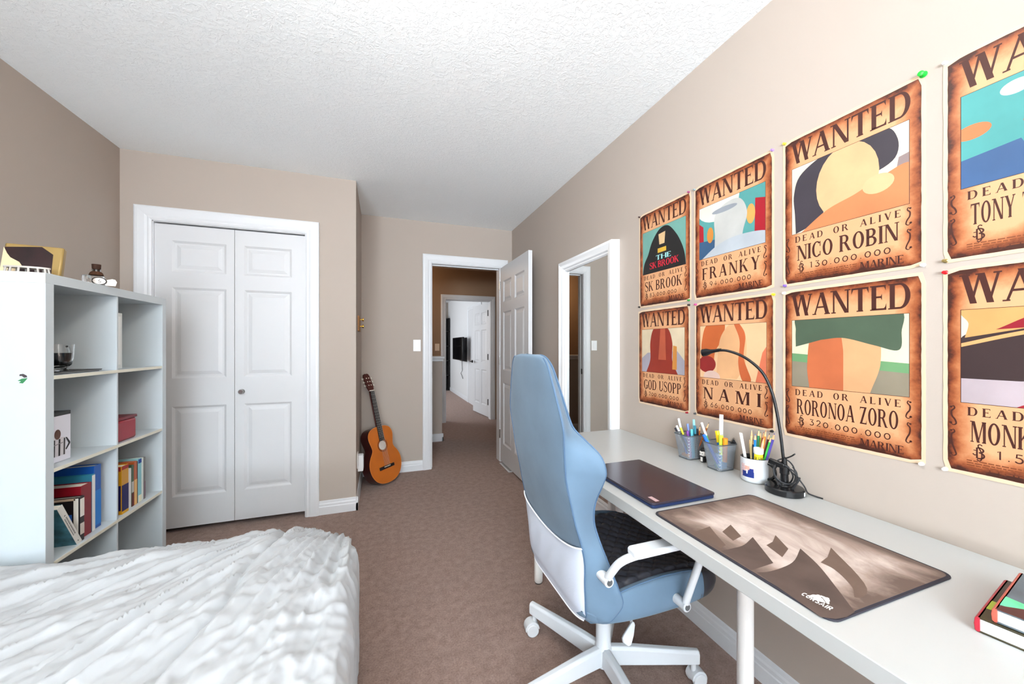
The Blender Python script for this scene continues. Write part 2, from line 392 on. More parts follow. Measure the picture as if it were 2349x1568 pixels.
# floor register beneath the open door
o=thing('floor_vent',(1.2,3.48,0),'white metal floor vent on the carpet under the open bedroom door','floor vent')
MB().box(1.143,1.25,3.335,3.635,0,.007).build('flange',m_trim,o,bevel=.003)
sl=MB()
for k in range(14): sl.box(1.158,1.235,3.352+k*.0195,3.360+k*.0195,.0071,.0085)
sl.build('louvres',mat('louvre_grey',(110,108,104),.6),o)  # louvre strips in grey over the white flange
# hall ceiling vent
MB().box(.99,1.30,5.25,5.55,HT-.012,HT).build('ceiling_vent',mat('dark_bronze',(30,20,12),.5)); 
tag(bpy.data.objects['ceiling_vent'],'dark rectangular vent on the dim hall ceiling','vent')
# ================================================================ FAR ROOM CONTENTS
o=thing('television',(1.70,8.75,1.12),'black flat television on a swing arm, on the far room wall','television')
MB().box(1.575,1.612,7.56,8.70,.905,1.405).build('screen_housing',mat('tv_black',(14,14,16),.25),o,bevel=.006)
MB().box(1.5742,1.5752,7.58,8.68,.925,1.39).build('screen',mat('tv_glass',(5,5,7),.08,spec=.6),o)
MB().box(1.735,1.7565,7.86,8.62,.87,1.40).build('wall_bracket',mat('bracket_grey',(40,42,46),.4,metal=.5),o)
MB().tube([(1.74,8.3,1.1),(1.68,8.15,1.1),(1.61,8.1,1.12)],.02,8).build('swing_arm',m_blk,o)
o=MB().tube([(1.735,8.38,.93),(1.735,8.38,.78),(1.735,8.33,.66),(1.735,8.50,.58),(1.735,8.28,.47)],.006,8).build('power_cord',m_blk,smooth=True)
tag(o,'black power cord dangling below the wall-mounted television','power cord')
o=thing('bookcase',(1.4,10.2,0),'tall black bookcase at the end of the far room','bookcase')
mb=MB(); 
for z in (0,.4,.8,1.2,1.6,1.95): mb.box(1.05,1.74,10.05,10.38,z,z+.025)
mb.box(1.05,1.075,10.05,10.38,0,1.975).box(1.71,1.735,10.05,10.38,0,1.975).box(1.05,1.735,10.36,10.385,0,1.975)
mb.build('carcass',mat('black_wood',(18,16,16),.5),o)
for i,(x,z,h,c) in enumerate(((1.45,1.225,.26,(170,160,165)),(1.50,1.225,.24,(120,70,60)),(1.55,1.225,.25,(150,150,160)),(1.45,.825,.24,(150,150,155)),(1.50,.825,.26,(90,90,100)))):
    b=MB().box(x,x+.04,10.12,10.33,z,z+h).build('book',mat('far_book_%d'%i,c,.6),bevel=.003)
    tag(b,'book standing on a shelf of the black bookcase in the far room','book',group='books in the far black bookcase')
# ceiling lamp just above the camera's view
o=thing('ceiling_lamp',(-.05,.72,HT),'round frosted flush ceiling lamp','ceiling lamp')
MB().lathe((-.05,.72,HT),[(.17,0),(.17,-.02),(.165,-.025)],40).build('lamp_base',m_trim,o,smooth=True)
MB().lathe((-.05,.72,HT),[(.155,-.026),(.15,-.045),(.12,-.07),(.07,-.085),(0,-.09)],40).build('lamp_shade',mat('lit_glass',(255,246,230),.4,emit=(255,240,215),estr=9),o,smooth=True)
MIRROT=-0.9
# ================================================================ SHELF UNIT
m_lam=mat('white_laminate',(192,200,204),.32,spec=.45)
m_edge=mat('cream_edge_band',(222,219,203),.4)
SX0,SX1,SY0,SY1,SH=-1.512,-1.119,1.767,2.533,1.473
sh=thing('cube_shelf',((SX0+SX1)/2,SY0,0),'white cube storage shelf, two wide and four high, against the left wall','shelf')
th_=.036
MB().box(SX0,SX1,SY0,SY0+th_,0,SH-th_).build('side_panel',m_lam,sh,bevel=.001)
MB().box(SX0,SX1,SY1-th_,SY1,0,SH-th_).build('side_panel',m_lam,sh,bevel=.001)
MB().box(SX0,SX1,SY0,SY1,SH-th_,SH).build('top_panel',m_lam,sh,bevel=.001)
MB().box(SX0,SX1,SY0+th_,SY1-th_,0,.036).build('bottom_panel',m_lam,sh,bevel=.001)
MB().box(SX0,SX1-.004,2.143,2.153,.036,SH-th_).build('divider',m_lam,sh,bevel=.0008)
SZ=[.436,.772,1.108]
for z in SZ:
    MB().box(SX0,SX1-.002,SY0+th_,2.143,z-.014,z).build('shelf_board',m_lam,sh,bevel=.0008)
    MB().box(SX0,SX1-.002,2.153,SY1-th_,z-.014,z).build('shelf_board',m_lam,sh,bevel=.0008)
MB().box(SX0+.0,SX1,SY0-.0006,SY0+.0001,SH-.0355,SH-.0005).build('edge_band',m_edge,sh)
eb=MB()
for z in SZ: eb.box(SX1-.0022,SX1-.0012,SY0+th_+.001,SY1-th_-.001,z-.0135,z-.0005)
eb.build('edge_band',m_edge,sh)
# ---- things on the shelf
def solid(name,boxes,m,label,cat,group=None,bevel=.002,rot=None,pivot=None):
    mb=MB()
    for b in boxes: mb.box(*b)
    if rot is not None: mb.xf(Matrix.Translation(pivot)@rot@Matrix.Translation(-Vector(pivot)))
    o=mb.build(name,m,bevel=bevel,loc=pivot); return tag(o,label,cat,group)
m_page=mat('paper_pages',(232,226,212),.8)
def book(name,x1,y0,y1,z,h,depth,cover,label,cat='book',group=None,spine=None,marks=None,pages_top=True,front=None):
    """upright book with its spine on the +X side; covers face -Y and +Y"""
    t=.0018; o=thing(name,(x1-depth/2,(y0+y1)/2,z),label,cat,group)
    mc=mat('cover_'+'_'.join(map(str,cover)),cover,.4,spec=.5)
    mb=MB().box(x1-depth,x1,y0,y0+t,z,z+h).box(x1-depth,x1,y1-t,y1,z,z+h).box(x1-t,x1+.001,y0,y1,z,z+h)
    mb.build('cover',mc,o,bevel=.0008)
    MB().box(x1-depth+.004,x1-t,y0+t,y1-t,z+.002,z+h-.004).build('pages',m_page,o)
    for q in (marks or []):     # (za,zb,colour) bands on the spine, fractions of the height
        MB().box(x1+.0008,x1+.0016,y0+.0006,y1-.0006,z+h*q[0],z+h*q[1]).build('spine_print',mat('print_'+'_'.join(map(str,q[2])),q[2],.5),o)
    for q in (front or []):     # (xa,xb,za,zb,colour) patches on the near cover, fractions
        MB().box(x1-depth*q[1],x1-depth*q[0],y0-.0008,y0,z+h*q[2],z+h*q[3]).build('cover_print',mat('print_'+'_'.join(map(str,q[4])),q[4],.5),o)
    return o
G1='books and folders in the lower left cube'
Z=SZ[0]+.0005
book('ring_binder',-1.155,2.062,2.102,Z,.268,.21,(20,84,168),'glossy blue folder, tallest and rearmost in the lower left cube of the shelf','folder',G1,front=[(.12,.95,.70,.88,(178,186,196))],marks=[(.05,.6,(38,120,200))])
book('notebook',-1.150,2.040,2.058,Z,.238,.20,(44,122,150),'teal and white notebook between the blue folder and the red book','book',G1,marks=[(0,.985,(226,224,220))])
book('hardcover_book',-1.148,1.978,2.034,Z,.212,.17,(128,8,26),'thick dark red hardcover book in the lower left cube','book',G1)
m_=book('paperback_book',-1.135,1.950,1.972,Z,.178,.13,(30,24,26),'small colourful paperback in front of the red book on the shelf','book',G1,
  front=[(.18,.72,.30,.62,(44,96,180)),(.35,.6,.42,.55,(176,100,60)),(.15,.6,.08,.26,(60,190,150)),(.03,.14,.02,.97,(226,220,208)),(.1,.9,.93,.98,(200,175,150))],marks=[(.55,.95,(220,215,205)),(.15,.4,(200,190,180))])
# leaning paperback
o=thing('leaning_book',(-1.2,1.9,Z),'white-spined paperback with teal cover leaning on the other books in the lower left cube','book',G1)
def lean(mb,ang=-28,pv=(0,1.945,Z)): return mb.xf(Matrix.Translation(pv)@Matrix.Rotation(math.radians(-ang),4,'X')@Matrix.Translation(-Vector(pv)))
lx=-1.1305
lean(MB().box(lx-.13,lx-.001,1.930,1.9315,Z,Z+.205)).build('cover',mat('teal_cover',(58,104,116),.45,var=(25,.5)),o)
lean(MB().box(lx-.13,lx-.001,1.9535,1.955,Z,Z+.205)).build('cover',mat('teal_cover2',(58,104,116),.45),o)
lean(MB().box(lx-.128,lx-.001,1.9315,1.9535,Z+.002,Z+.203)).build('pages',m_page,o)
lean(MB().box(lx-.001,lx,1.930,1.955,Z,Z+.205)).build('spine',mat('white_spine',(214,212,204),.5),o)
sm=MB(); rr=random.Random(3)
for row,(ya,yb) in enumerate(((1.9345,1.9385),(1.9425,1.9475))):
    z=Z+.055
    while z<Z+.145:
        l=rr.uniform(.003,.006); sm.box(lx,lx+.0004,ya,yb,z,z+l); z+=l+.0022
sm.box(lx,lx+.0004,1.94,1.944,Z+.015,Z+.02).box(lx,lx+.0004,1.940,1.946,Z+.155,Z+.159)
lean(sm).build('spine_lettering',mat('grey_print',(110,108,104),.6),o)
G2='books in the lower right cube'
Z2=Z
def bk(y0,y1,h,c,label,x1=-1.145,**k): return book('paperback_book',x1,y0,y1,Z2,h,.13,c,label,'book',G2,**k)
bk(2.158,2.196,.215,(58,30,26),'dark tall book nearest the divider in the lower right cube')
bk(2.198,2.246,.222,(196,140,20),'yellow and navy book with red top in the lower right cube',x1=-1.135,marks=[(.92,.995,(150,24,24)),(.06,.60,(24,20,84)),(.0,.055,(214,160,24))],front=[(.02,.98,.08,.60,(22,18,80)),(.02,.98,.9,.99,(160,40,40))])
bk(2.250,2.286,.190,(222,222,222),'plain white book in the lower right cube')
bk(2.289,2.306,.200,(58,84,60),'green and maroon book in the lower right cube',marks=[(0,.32,(96,30,28)),(.34,.6,(190,190,184))])
bk(2.309,2.330,.212,(176,84,40),'orange and cream book in the lower right cube',marks=[(.0,.58,(222,176,112))])
bk(2.332,2.337,.208,(50,24,26),'thin black-brown book beside the light blue one in the cube')
bk(2.340,2.366,.215,(130,190,200),'light blue book with dark blue top in the lower right cube',marks=[(.90,.99,(16,60,150)),(0,.16,(232,226,200))])
bk(2.369,2.382,.214,(214,220,214),'thin pale book second from the end in the lower right cube')
bk(2.385,2.399,.212,(110,108,106),'thin grey book at the far end of the row in the lower right cube',marks=[(.05,.42,(120,100,110))])
# red box
o=thing('gift_box',(-1.2,2.2,SZ[1]),'dark red box in the middle right cube of the shelf','box')
MB().box(-1.36,-1.135,2.158,2.31,SZ[1],SZ[1]+.10).build('box_body',mat('crimson_card',(150,24,44),.35),o,bevel=.012,seg=3)
MB().box(-1.362,-1.133,2.156,2.312,SZ[1]+.098,SZ[1]+.112).build('lid',mat('crimson_lid',(110,20,34),.35),o,bevel=.004)
# white upright binder
o=thing('file_box',(-1.2,2.2,SZ[2]),'white upright file box in the top right cube of the shelf','file box')
MB().box(-1.42,-1.165,2.18,2.262,SZ[2],SZ[2]+.262).build('shell',mat('file_white',(212,216,214),.45),o,bevel=.002)
MB().box(-1.1655,-1.163,2.196,2.246,SZ[2]+.02,SZ[2]+.245).build('spine_label',mat('file_label',(232,234,232),.5),o)
# glass mug with dark blue liquid on a black tray
o=thing('serving_tray',(-1.2,1.95,SZ[2]),'thin black-edged tray under the glass mug in the top left cube','tray')
MB().box(-1.30,-1.150,1.82,2.085,SZ[2],SZ[2]+.004).box(-1.305,-1.145,1.815,2.09,SZ[2]+.003,SZ[2]+.008).build('plate',mat('tray_grey',(120,122,122),.3,metal=.4),o,bevel=.001)
MB().box(-1.306,-1.144,1.814,2.091,SZ[2]+.0075,SZ[2]+.0095).build('rim',mat('tray_black',(28,28,28),.4),o)
mz=SZ[2]+.0098
o=thing('glass_mug',(-1.20,1.955,mz),'clear glass mug holding dark blue liquid in the top left cube','mug')
gp=[(.024,0),(.026,.004),(.020,.008),(.022,.012),(.034,.024),(.039,.045),(.041,.075),(.042,.104),(.0400,.104),(.0385,.075),(.0365,.046),(.031,.026),(.016,.014),(0,.013)]
m_gl=mat('drinking_glass',(255,255,255),.02,trans=1,ior=1.45)
MB().lathe((-1.20,1.955,mz),gp,40).build('glass_bowl',m_gl,o,smooth=True,ang=60)
MB().lathe((-1.20,1.955,mz),[(0,.0135),(.0155,.0145),(.0305,.0265),(.036,.0465),(.0375,.07),(0,.07)],36).build('liquid',mat('blue_liquid',(8,34,58),.08,spec=.6),o,smooth=True)
hp=[(-1.20+.0,1.955+.040,mz+.095)]+[(-1.20+.0,1.955+.040+.026*sin(PI*k/8),mz+.064+.030*cos(PI*k/8)) for k in range(1,9)]
MB().tube(hp,.0042,10).build('handle',m_gl,o,smooth=True)
# boxed tin with footballer print
o=thing('collector_tin',(-1.2,1.95,SZ[1]),'white box with black lid and a print of a footballer in striped shirt','box')
tx0,tx1,ty0,ty1=-1.30,-1.165,1.835,1.955; tz=SZ[1]+.001; thh=.175
MB().box(tx0,tx1,ty0,ty1,tz,tz+thh).build('box_body',mat('tin_white',(222,222,232),.4),o,bevel=.001)
MB().box(tx0-.0015,tx1+.001,ty0-.001,ty1-.001,tz+thh,tz+thh+.014).build('lid',mat('tin_lid',(18,20,20),.4),o,bevel=.001)
PX=tx1+.0004; U=(0,1,0);V=(0,0,1)
def prt(pts,m,nm,k): MB().prism(pts,(PX+.0002*k,ty0,tz),U,V,(.0002,0,0)).build(nm,m,o,fixn=True)
s_=.12/.09
m_bk=mat('print_black',(30,26,30),.5); m_sk=mat('print_skin',(84,52,38),.5)
prt([(.02,.022),(.018,.075),(.024,.088),(.050,.092),(.066,.092),(.088,.090),(.096,.082),(.094,.022)],mat('print_shirt_white',(206,202,206),.5),'figure_print',0)
for a,b in ((.020,.027),(.038,.046),(.062,.070),(.086,.092)): prt([(a-.0015,.022),(b-.0015,.022),(b,.086),(a,.086)],m_bk,'shirt_stripe',1)
prt([(.094,.088),(.101,.086),(.116,.066),(.117,.060),(.098,.038),(.094,.042),(.109,.062)],m_bk,'figure_arm',1)
prt([(.057+.0145*cos(a),.105+.019*sin(a)) for a in [2*PI*i/20 for i in range(20)]],m_sk,'figure_head',1)
prt([(.036,.064),(.082,.069),(.082,.072),(.036,.067)],mat('print_grey',(130,124,128),.5),'shirt_lettering',2)
# sticker on the side panel
def onside(u,v): q=onY(u,v,SY0-.0008); return (q.x,q.z)
for nm,c,pts in (('sticker',(46,120,74),[(40,873),(50,868),(63,867),(57,874),(52,879),(43,878),(48,874)]),('sticker',(60,54,58),[(45,858),(53,857),(61,861),(62,865),(55,866),(50,862),(44,862)])):
    pp=[onside(*p) for p in pts]
    b=MB().prism(pp,(0,SY0-.0002,0),(1,0,0),(0,0,1),(0,-.0004,0)).build(nm,mat('sticker_%d'%c[0],c,.5))
    tag(b,('green' if c[1]>100 else 'dark grey')+' scrap of peeled sticker on the side of the white shelf','sticker')
# ---- on top of the shelf
TZ=SH+.0003
o=thing('display_block',(-1.19,1.80,TZ),'gold-sided display block with black and cream front, on top of the shelf','display block')
a=Vector((-1.262,1.838,TZ)); u=Vector((.98,.10,0)).normalized(); n=Vector((u.y,-u.x,0))
M_=Matrix.Rotation(math.radians(12),4,'Z')
bl=MB().box(-.060,.085,-.0,.026,0,.118).xf(Matrix.Translation((-1.225,1.85,TZ+.003))@M_@Matrix.Rotation(math.radians(-14),4,'X'))
bl.build('block',mat('gold_block',(150,124,74),.35,metal=.2),o,bevel=.006)
bl=MB().prism([(-.059,.002),(-.008,.002),(-.022,.022),(-.010,.03),(-.018,.045),(-.040,.06),(-.049,.075),(-.059,.10)],(0,0,0),(1,0,0),(0,0,1),(0,-.001,0)).xf(Matrix.Translation((-1.225,1.85,TZ+.003))@M_@Matrix.Rotation(math.radians(-14),4,'X')@Matrix.Translation((0,-.0015,0)))
bl.build('cream_inlay',mat('cream_inlay',(206,184,148),.5),o)
bl=MB().prism([(-.058,.003),(.062,.003),(.060,.085),(.03,.112),(-.057,.100)],(0,0,0),(1,0,0),(0,0,1),(0,-.001,0)).xf(Matrix.Translation((-1.225,1.85,TZ+.003))@M_@Matrix.Rotation(math.radians(-14),4,'X')@Matrix.Translation((0,-.0001,0)))
bl.build('picture',mat('dark_picture',(34,14,14),.4,var=(18,.5)),o)
o=thing('display_stand',(-1.2,1.80,TZ),'grey oval slotted stand in front of the gold block','stand')
st=MB(); 
def ov(k): return [(.062*cos(t)*k,.022*sin(t)*k) for t in [2*PI*i/28 for i in range(28)]]
st.prism(ov(1),(0,0,0),(1,0,0),(0,1,0),(0,0,.004)).prism(ov(.93),(0,0,.018),(1,0,0),(0,1,0),(0,0,.006))
for i in range(14):
    t=2*PI*i/14; st.cyl((.055*cos(t),.0185*sin(t),.003),(.052*cos(t),.0175*sin(t),.02),.003,8)
st.xf(Matrix.Translation((-1.195,1.812,TZ))@Matrix.Rotation(.1,4,'Z'))
st.build('stand_ring',mat('stand_grey',(176,170,164),.4),o)
# potion bottle with cork and tag
bx,by=-1.160,2.085
o=thing('bottle',(bx,by,TZ),'small clear glass bottle with dark cork and twine on top of the shelf','bottle')
MB().lathe((bx,by,TZ),[(.03,0),(.034,.004),(.034,.03),(.028,.045),(.016,.056),(.0145,.075),(.0165,.08),(.0135,.08),(.012,.058),(.024,.045),(.031,.03),(.031,.006),(0,.005)],32).build('glass_body',m_gl,o,smooth=True,ang=60)
MB().lathe((bx,by,TZ),[(.012,.060),(.0135,.083),(.0155,.083),(.0165,.106),(0,.107)],20).build('cork',mat('dark_cork',(58,34,22),.8,bump=(90,.5,.002)),o,smooth=True)
tw=[(bx+.0175*cos(t)*(1+.3*(t%2>1)*.1),by+.0175*sin(t),TZ+.062+.006*sin(t*1.7)) for t in [k*.4 for k in range(48)]]
MB().tube(tw,.0022,6).lathe((bx,by,TZ),[(.026,.052),(.022,.064),(.0165,.07),(.0165,.06),(.024,.051)],20).build('twine',mat('twine',(74,44,26),.9),o,smooth=True)
o.scale=(.87,.87,.87)
tb=MB().prism([(.026*cos(t),.019*sin(t)) for t in [2*PI*i/28 for i in range(28)]],(bx+.03,by-.035,TZ+.020),(.88,.47,0),(0,0,1),(.0005,-.001,0))
tb.build('tag_rim',mat('tag_black',(24,16,12),.6),o)
tb=MB().prism([(.0215*cos(t),.0152*sin(t)) for t in [2*PI*i/28 for i in range(28)]],(bx+.0306,by-.0361,TZ+.020),(.88,.47,0),(0,0,1),(.0005,-.001,0))
tb.build('tag_face',mat('tag_white',(232,226,220),.6),o)
TO=Vector((bx+.0312,by-.0373,TZ+.020)); TU=Vector((.88,.47,0))
tb=MB().tube([TO+TU*p[0]+Vector((0,0,p[1])) for p in ((.003,.009),(-.003,.001),(-.001,-.002),(.003,0),(.006,-.004),(.002,-.009),(-.003,-.007))],.0009,6)
tb.build('tag_mark',mat('tag_ink',(70,66,66),.6),o)
tb=MB().prism([(0,-.02),(.035,-.02),(.04,.0),(.034,.012),(.024,.014),(0,.006)],(bx+.045,by-.022,TZ+.021),(.88,.47,0),(0,0,1),(.0005,-.0012,0)).build('torn_label',mat('label_white',(226,222,214),.7),o)
o=MB().lathe((-1.150,2.012,TZ),[(.012,0),(.014,.002),(.014,.03),(.012,.034),(0,.035)],20).build('glass_vial',m_gl,smooth=True); tag(o,'tiny clear glass vial left of the corked bottle on the shelf top','vial')

# ================================================================ BED with duvet
def vnoise(seed):
    rs=np.random.RandomState(seed); G=rs.rand(64,64)
    def f(x,y):
        xi=np.floor(x).astype(int); yi=np.floor(y).astype(int); fx=x-xi; fy=y-yi
        fx=fx*fx*(3-2*fx); fy=fy*fy*(3-2*fy)
        g=lambda a,b:G[a%64,b%64]
        return (g(xi,yi)*(1-fx)+g(xi+1,yi)*fx)*(1-fy)+(g(xi,yi+1)*(1-fx)+g(xi+1,yi+1)*fx)*fy
    return f
N1,N2,N3,N4=vnoise(1),vnoise(2),vnoise(3),vnoise(4)
def bed():
    o=thing('bed',(-.80,.6,0),'double bed hidden under the crumpled white duvet, beside the shelf','bed')
    X0,X1,Y0,Y1=-1.515,-.142,-.30,1.672; r=.075; rc=.20
    nx,ny=340,420; A=1.62
    aa=np.linspace(-A,A,nx); bb=np.linspace(-A,A,ny)
    # concentrate samples on the top
    a,b=np.meshgrid(aa,bb); 
    W=(X1-X0)/2; H=(Y1-Y0)/2; cx=(X0+X1)/2; cy=(Y0+Y1)/2
    m=np.maximum(np.maximum(np.abs(a),np.abs(b)),1.0); drop=(m-1)/(A-1)
    pa,pb=a/m,b/m
    px,py=pa*W,pb*H
    qx=np.abs(px)-(W-rc); qy=np.abs(py)-(H-rc); msk=(qx>0)&(qy>0)
    L=np.sqrt(qx**2+qy**2)+1e-9; k=np.where(msk,np.maximum(qx,qy)/L,1)
    px=np.where(msk,np.sign(px)*((W-rc)+qx*k),px); py=np.where(msk,np.sign(py)*((H-rc)+qy*k),py)
    # outward direction
    ox=np.where(msk,np.sign(px)*qx/L,np.where(np.abs(pa)>=np.abs(pb),np.sign(pa),0)); oy=np.where(msk,np.sign(py)*qy/L,np.where(np.abs(pa)>=np.abs(pb),0,np.sign(pb)))
    TOP=.475; s=drop*.47
    arc=np.minimum(s,r*PI/2); th=arc/r
    out=r*np.sin(th)*.75; dz=r*(1-np.cos(th))+np.maximum(s-r*PI/2,0)
    x=cx+px+ox*out; y=cy+py+oy*out; z=TOP-dz
    # wrinkles: folds fan out from the far right corner
    fx,fy=-.12,1.95
    ang=np.arctan2(y-fy,x-fx); R=np.sqrt((x-fx)**2+(y-fy)**2)
    def ridge(v,p=1.5): return (1-np.abs(2*v-1))**p
    w =.020*(N1(ang*7+10,R*1.3)-.5)
    w+=.021*ridge(N2(ang*13+20,R*1.9+5),2.2)
    w+=.012*ridge(N3(ang*29+3,R*3.4+8),2.0)
    # finer cross wrinkles near the camera side
    q1=(x*.80+y*.60); q2=(-x*.60+y*.80)
    nearw=np.clip((x+.62)/.3,0,1)
    w+=.009*nearw*ridge(N4(q2*19,q1*5.5),2)+.006*ridge(N1(q2*38+9,q1*11),2)+.004*ridge(N2(q1*44,q2*30+3),1.8)
    w+=.011*ridge(N2(ang*19+40,R*2.6+15),5)+.007*ridge(N4(ang*37+11,R*5+2),5)+.006*nearw*ridge(N3(q2*24+5,q1*7+3),5)
    # sewn seam crease
    sx=-.44+(y-1.0)*.12+.012*np.sin(y*17); dd=(x-sx)
    w+= -.014*np.exp(-(dd/.010)**2)+.008*np.exp(-((dd-.03)/.022)**2)+.007*np.exp(-((dd+.03)/.022)**2)*(.5+N3(y*24,x*6))
    w-=.018
    w-=np.clip((y-1.30)/.4,0,1)*np.clip((x+.7)/.5,0,1)*.022
    # side folds hang vertically
    per=(x+y*1.0)
    side=np.clip(s/.12,0,1)
    w_side=.016*(N3(per*9+3,z*1.2)-.5)+.010*ridge(N2(per*19,z*2),1.5)-.006
    wz=w*(1-side*.7)
    nz=np.cos(th); 
    edge=np.where(s>0,1,0)
    z=z+wz*nz
    x=x+ox*(wz*np.sin(th)+w_side*side); y=y+oy*(wz*np.sin(th)+w_side*side)
    # puffy rise towards the middle
    cen=np.clip(1-np.maximum(np.abs(pa),np.abs(pb)),0,1); z=z+np.where(s>0,0,.03*np.sin(np.clip(cen*6,0,1)*PI/2))*1.0-.0
    z=np.maximum(z,.02); x=np.maximum(x,XL+.012)
    y=np.minimum(y,SY0-.006+10*(x>SX1+.01)); y=np.minimum(y,1.80)
    co=np.stack([x,y,z],-1).reshape(-1,3)
    idx=np.arange(nx*ny).reshape(ny,nx)
    f=np.stack([idx[:-1,:-1],idx[:-1,1:],idx[1:,1:],idx[1:,:-1]],-1).reshape(-1,4)
    mb=MB(); mb.v=[tuple(c) for c in co.tolist()]; mb.f=[tuple(c) for c in f.tolist()]
    dv=mb.build('duvet',mat('white_cotton',(168,170,172),.75,spec=.25,sheen=.2,bump=(700,.15,.0006)),None,smooth=True,fixn=False,ang=0); tag(dv,'crumpled white duvet spread over the double bed','duvet')
    MB().box(X0+.03,X1-.04,Y0+.03,Y1-.05,.20,.42).build('mattress',mat('mattress_white',(220,220,216),.8),o,bevel=.04,seg=3)
    MB().box(X0+.02,X1-.03,Y0+.02,Y1-.04,.06,.20).build('bed_base',mat('bed_base_grey',(90,86,84),.8),o,bevel=.01)
    for sx_ in (X0+.08,X1-.09):
        for sy_ in (Y0+.08,Y1-.1): MB().cyl((sx_,sy_,0),(sx_,sy_,.06),.025).build('leg',m_blk,o)
bed()

# ================================================================ DESK
m_desk=mat('desk_white',(172,173,171),.30,spec=.4,bump=(900,.05,.0002))
DXF,DXB,DY0,DY1,DT=.706,1.300,-.20,1.798,.735
dk=thing('desk',(1.0,.8,0),'long white desk on white tubular legs along the right wall','desk')
MB().box(DXF,DXB,DY0,DY1,DT-.034,DT).build('desk_top',m_desk,dk,bevel=.0015)
m_leg=mat('leg_white',(228,226,222),.35,spec=.45)
for (x,y) in ((.757,1.735),(1.0,.785),(1.245,1.73),(.76,-.14),(1.245,-.14)):
    l=MB().lathe((x,y,0),[(.019,.006),(.021,.010),(.0215,.03),(.0215,DT-.036)],28).build('leg',m_leg,dk,smooth=True)
    MB().lathe((x,y,0),[(.018,0),(.020,.006)],24).build('foot',mat('foot_grey',(60,58,56),.6),l)
# ================================================================ MIRROR
MX,MY0,MY1,MZ0,MZ1=1.246,1.806,2.492,.19,1.836
mr=thing('mirror',(1.28,2.15,MZ0),'tall white-framed mirror on the right wall past the far end of the desk','mirror')
fw=.076
prof=[(0,0),(0,.0),(.004,.054),(.018,.058),(.034,.050),(.052,.046),(.060,.036),(.066,.036),(fw,.026),(fw,.004)]
mb=MB(); vs=[];n=len(prof)
cor=[(MY0,MZ0,1,1),(MY1,MZ0,-1,1),(MY1,MZ1,-1,-1),(MY0,MZ1,1,-1)]
for (yy,zz,sy,sz) in cor:
    for (d,t) in prof: vs.append((XR-.0005-t,yy+sy*d,zz+sz*d))
fs=[]
for q in range(4):
    for i in range(n): fs.append((q*n+i,q*n+(i+1)%n,((q+1)%4)*n+(i+1)%n,((q+1)%4)*n+i))
mb.add(vs,fs).build('frame',mat('mirror_frame_white',(236,238,240),.3,spec=.5),mr,bevel=.0012)
g=MB().box(XR-.022,XR-.010,MY0+.07,MY1-.07,MZ0+.07,MZ1-.07)
g.xf(Matrix.Translation((XR-.016,2.15,0))@Matrix.Rotation(math.radians(MIRROT),4,'Z')@Matrix.Translation((-(XR-.016),-2.15,0)))
g.build('mirror_glass',mat('mirror_silver',(236,238,236),.01,metal=1),mr)
# white cable tray near the far leg
o=thing('cable_tray',(.83,1.66,0),'white plastic open-ended cable tray on the carpet by the far desk leg','cable tray')
ct=[(-.03,.07),(-.03,.012),(-.02,0),(.02,0),(.03,.012),(.03,.07),(.026,.07),(.026,.014),(.018,.005),(-.018,.005),(-.026,.014),(-.026,.07)]
MB().prism(ct,(.845,1.60,.001),(.99,0,0),(0,0,1),(-.0,.17,0)).build('channel',m_plate,o)
for k in range(3): MB().box(.8135,.817,1.615+k*.05,1.640+k*.05,.02,.062).build('rib',m_plate,o)
# ================================================================ CHAIR
def catmull(P,n):
    P=[np.array(p,float) for p in P]; out=[]
    Q=[2*P[0]-P[1]]+P+[2*P[-1]-P[-2]]
    N=len(P)-1
    for i in range(n):
        t=i/(n-1)*N; k=min(int(t),N-1); u=t-k
        a,b,c,d=Q[k:k+4]
        out.append(.5*((2*b)+(-a+c)*u+(2*a-5*b+4*c-d)*u*u+(-a+3*b-3*c+d)*u**3))
    return out
m_velvet=mat('blue_grey_velvet',(94,115,134),.85,spec=.15,sheen=.12,var=(7,.10),bump=(60,.1,.001))
m_pip=mat('blue_piping',(74,98,124),.7)
m_quilt=mat('charcoal_leatherette',(54,54,60),.34,spec=.4,bump=(400,.12,.0004))
m_cw=mat('chair_white',(206,209,212),.38,spec=.45)
def mesh_fabric():
    m=bpy.data.materials.new('pale_mesh_fabric'); m.use_nodes=True; nt=m.node_tree; b=nt.nodes['Principled BSDF']
    b.inputs['Base Color'].default_value=lin((206,214,228)); b.inputs['Roughness'].default_value=.7
    tc=nt.nodes.new('ShaderNodeTexCoord'); w=nt.nodes.new('ShaderNodeTexVoronoi'); w.inputs['Scale'].default_value=330
    bp=nt.nodes.new('ShaderNodeBump'); bp.inputs['Strength'].default_value=.35; bp.inputs['Distance'].default_value=.0008
    nt.links.new(tc.outputs['Object'],w.inputs['Vector']); nt.links.new(w.outputs['Distance'],bp.inputs['Height']); nt.links.new(bp.outputs['Normal'],b.inputs['Normal'])
    return m
m_meshf=mesh_fabric()
YCC=1.162
ch=thing('desk_chair',(.765,YCC,0),'high-backed blue-grey desk chair with white five-star base pulled up to the desk','chair')
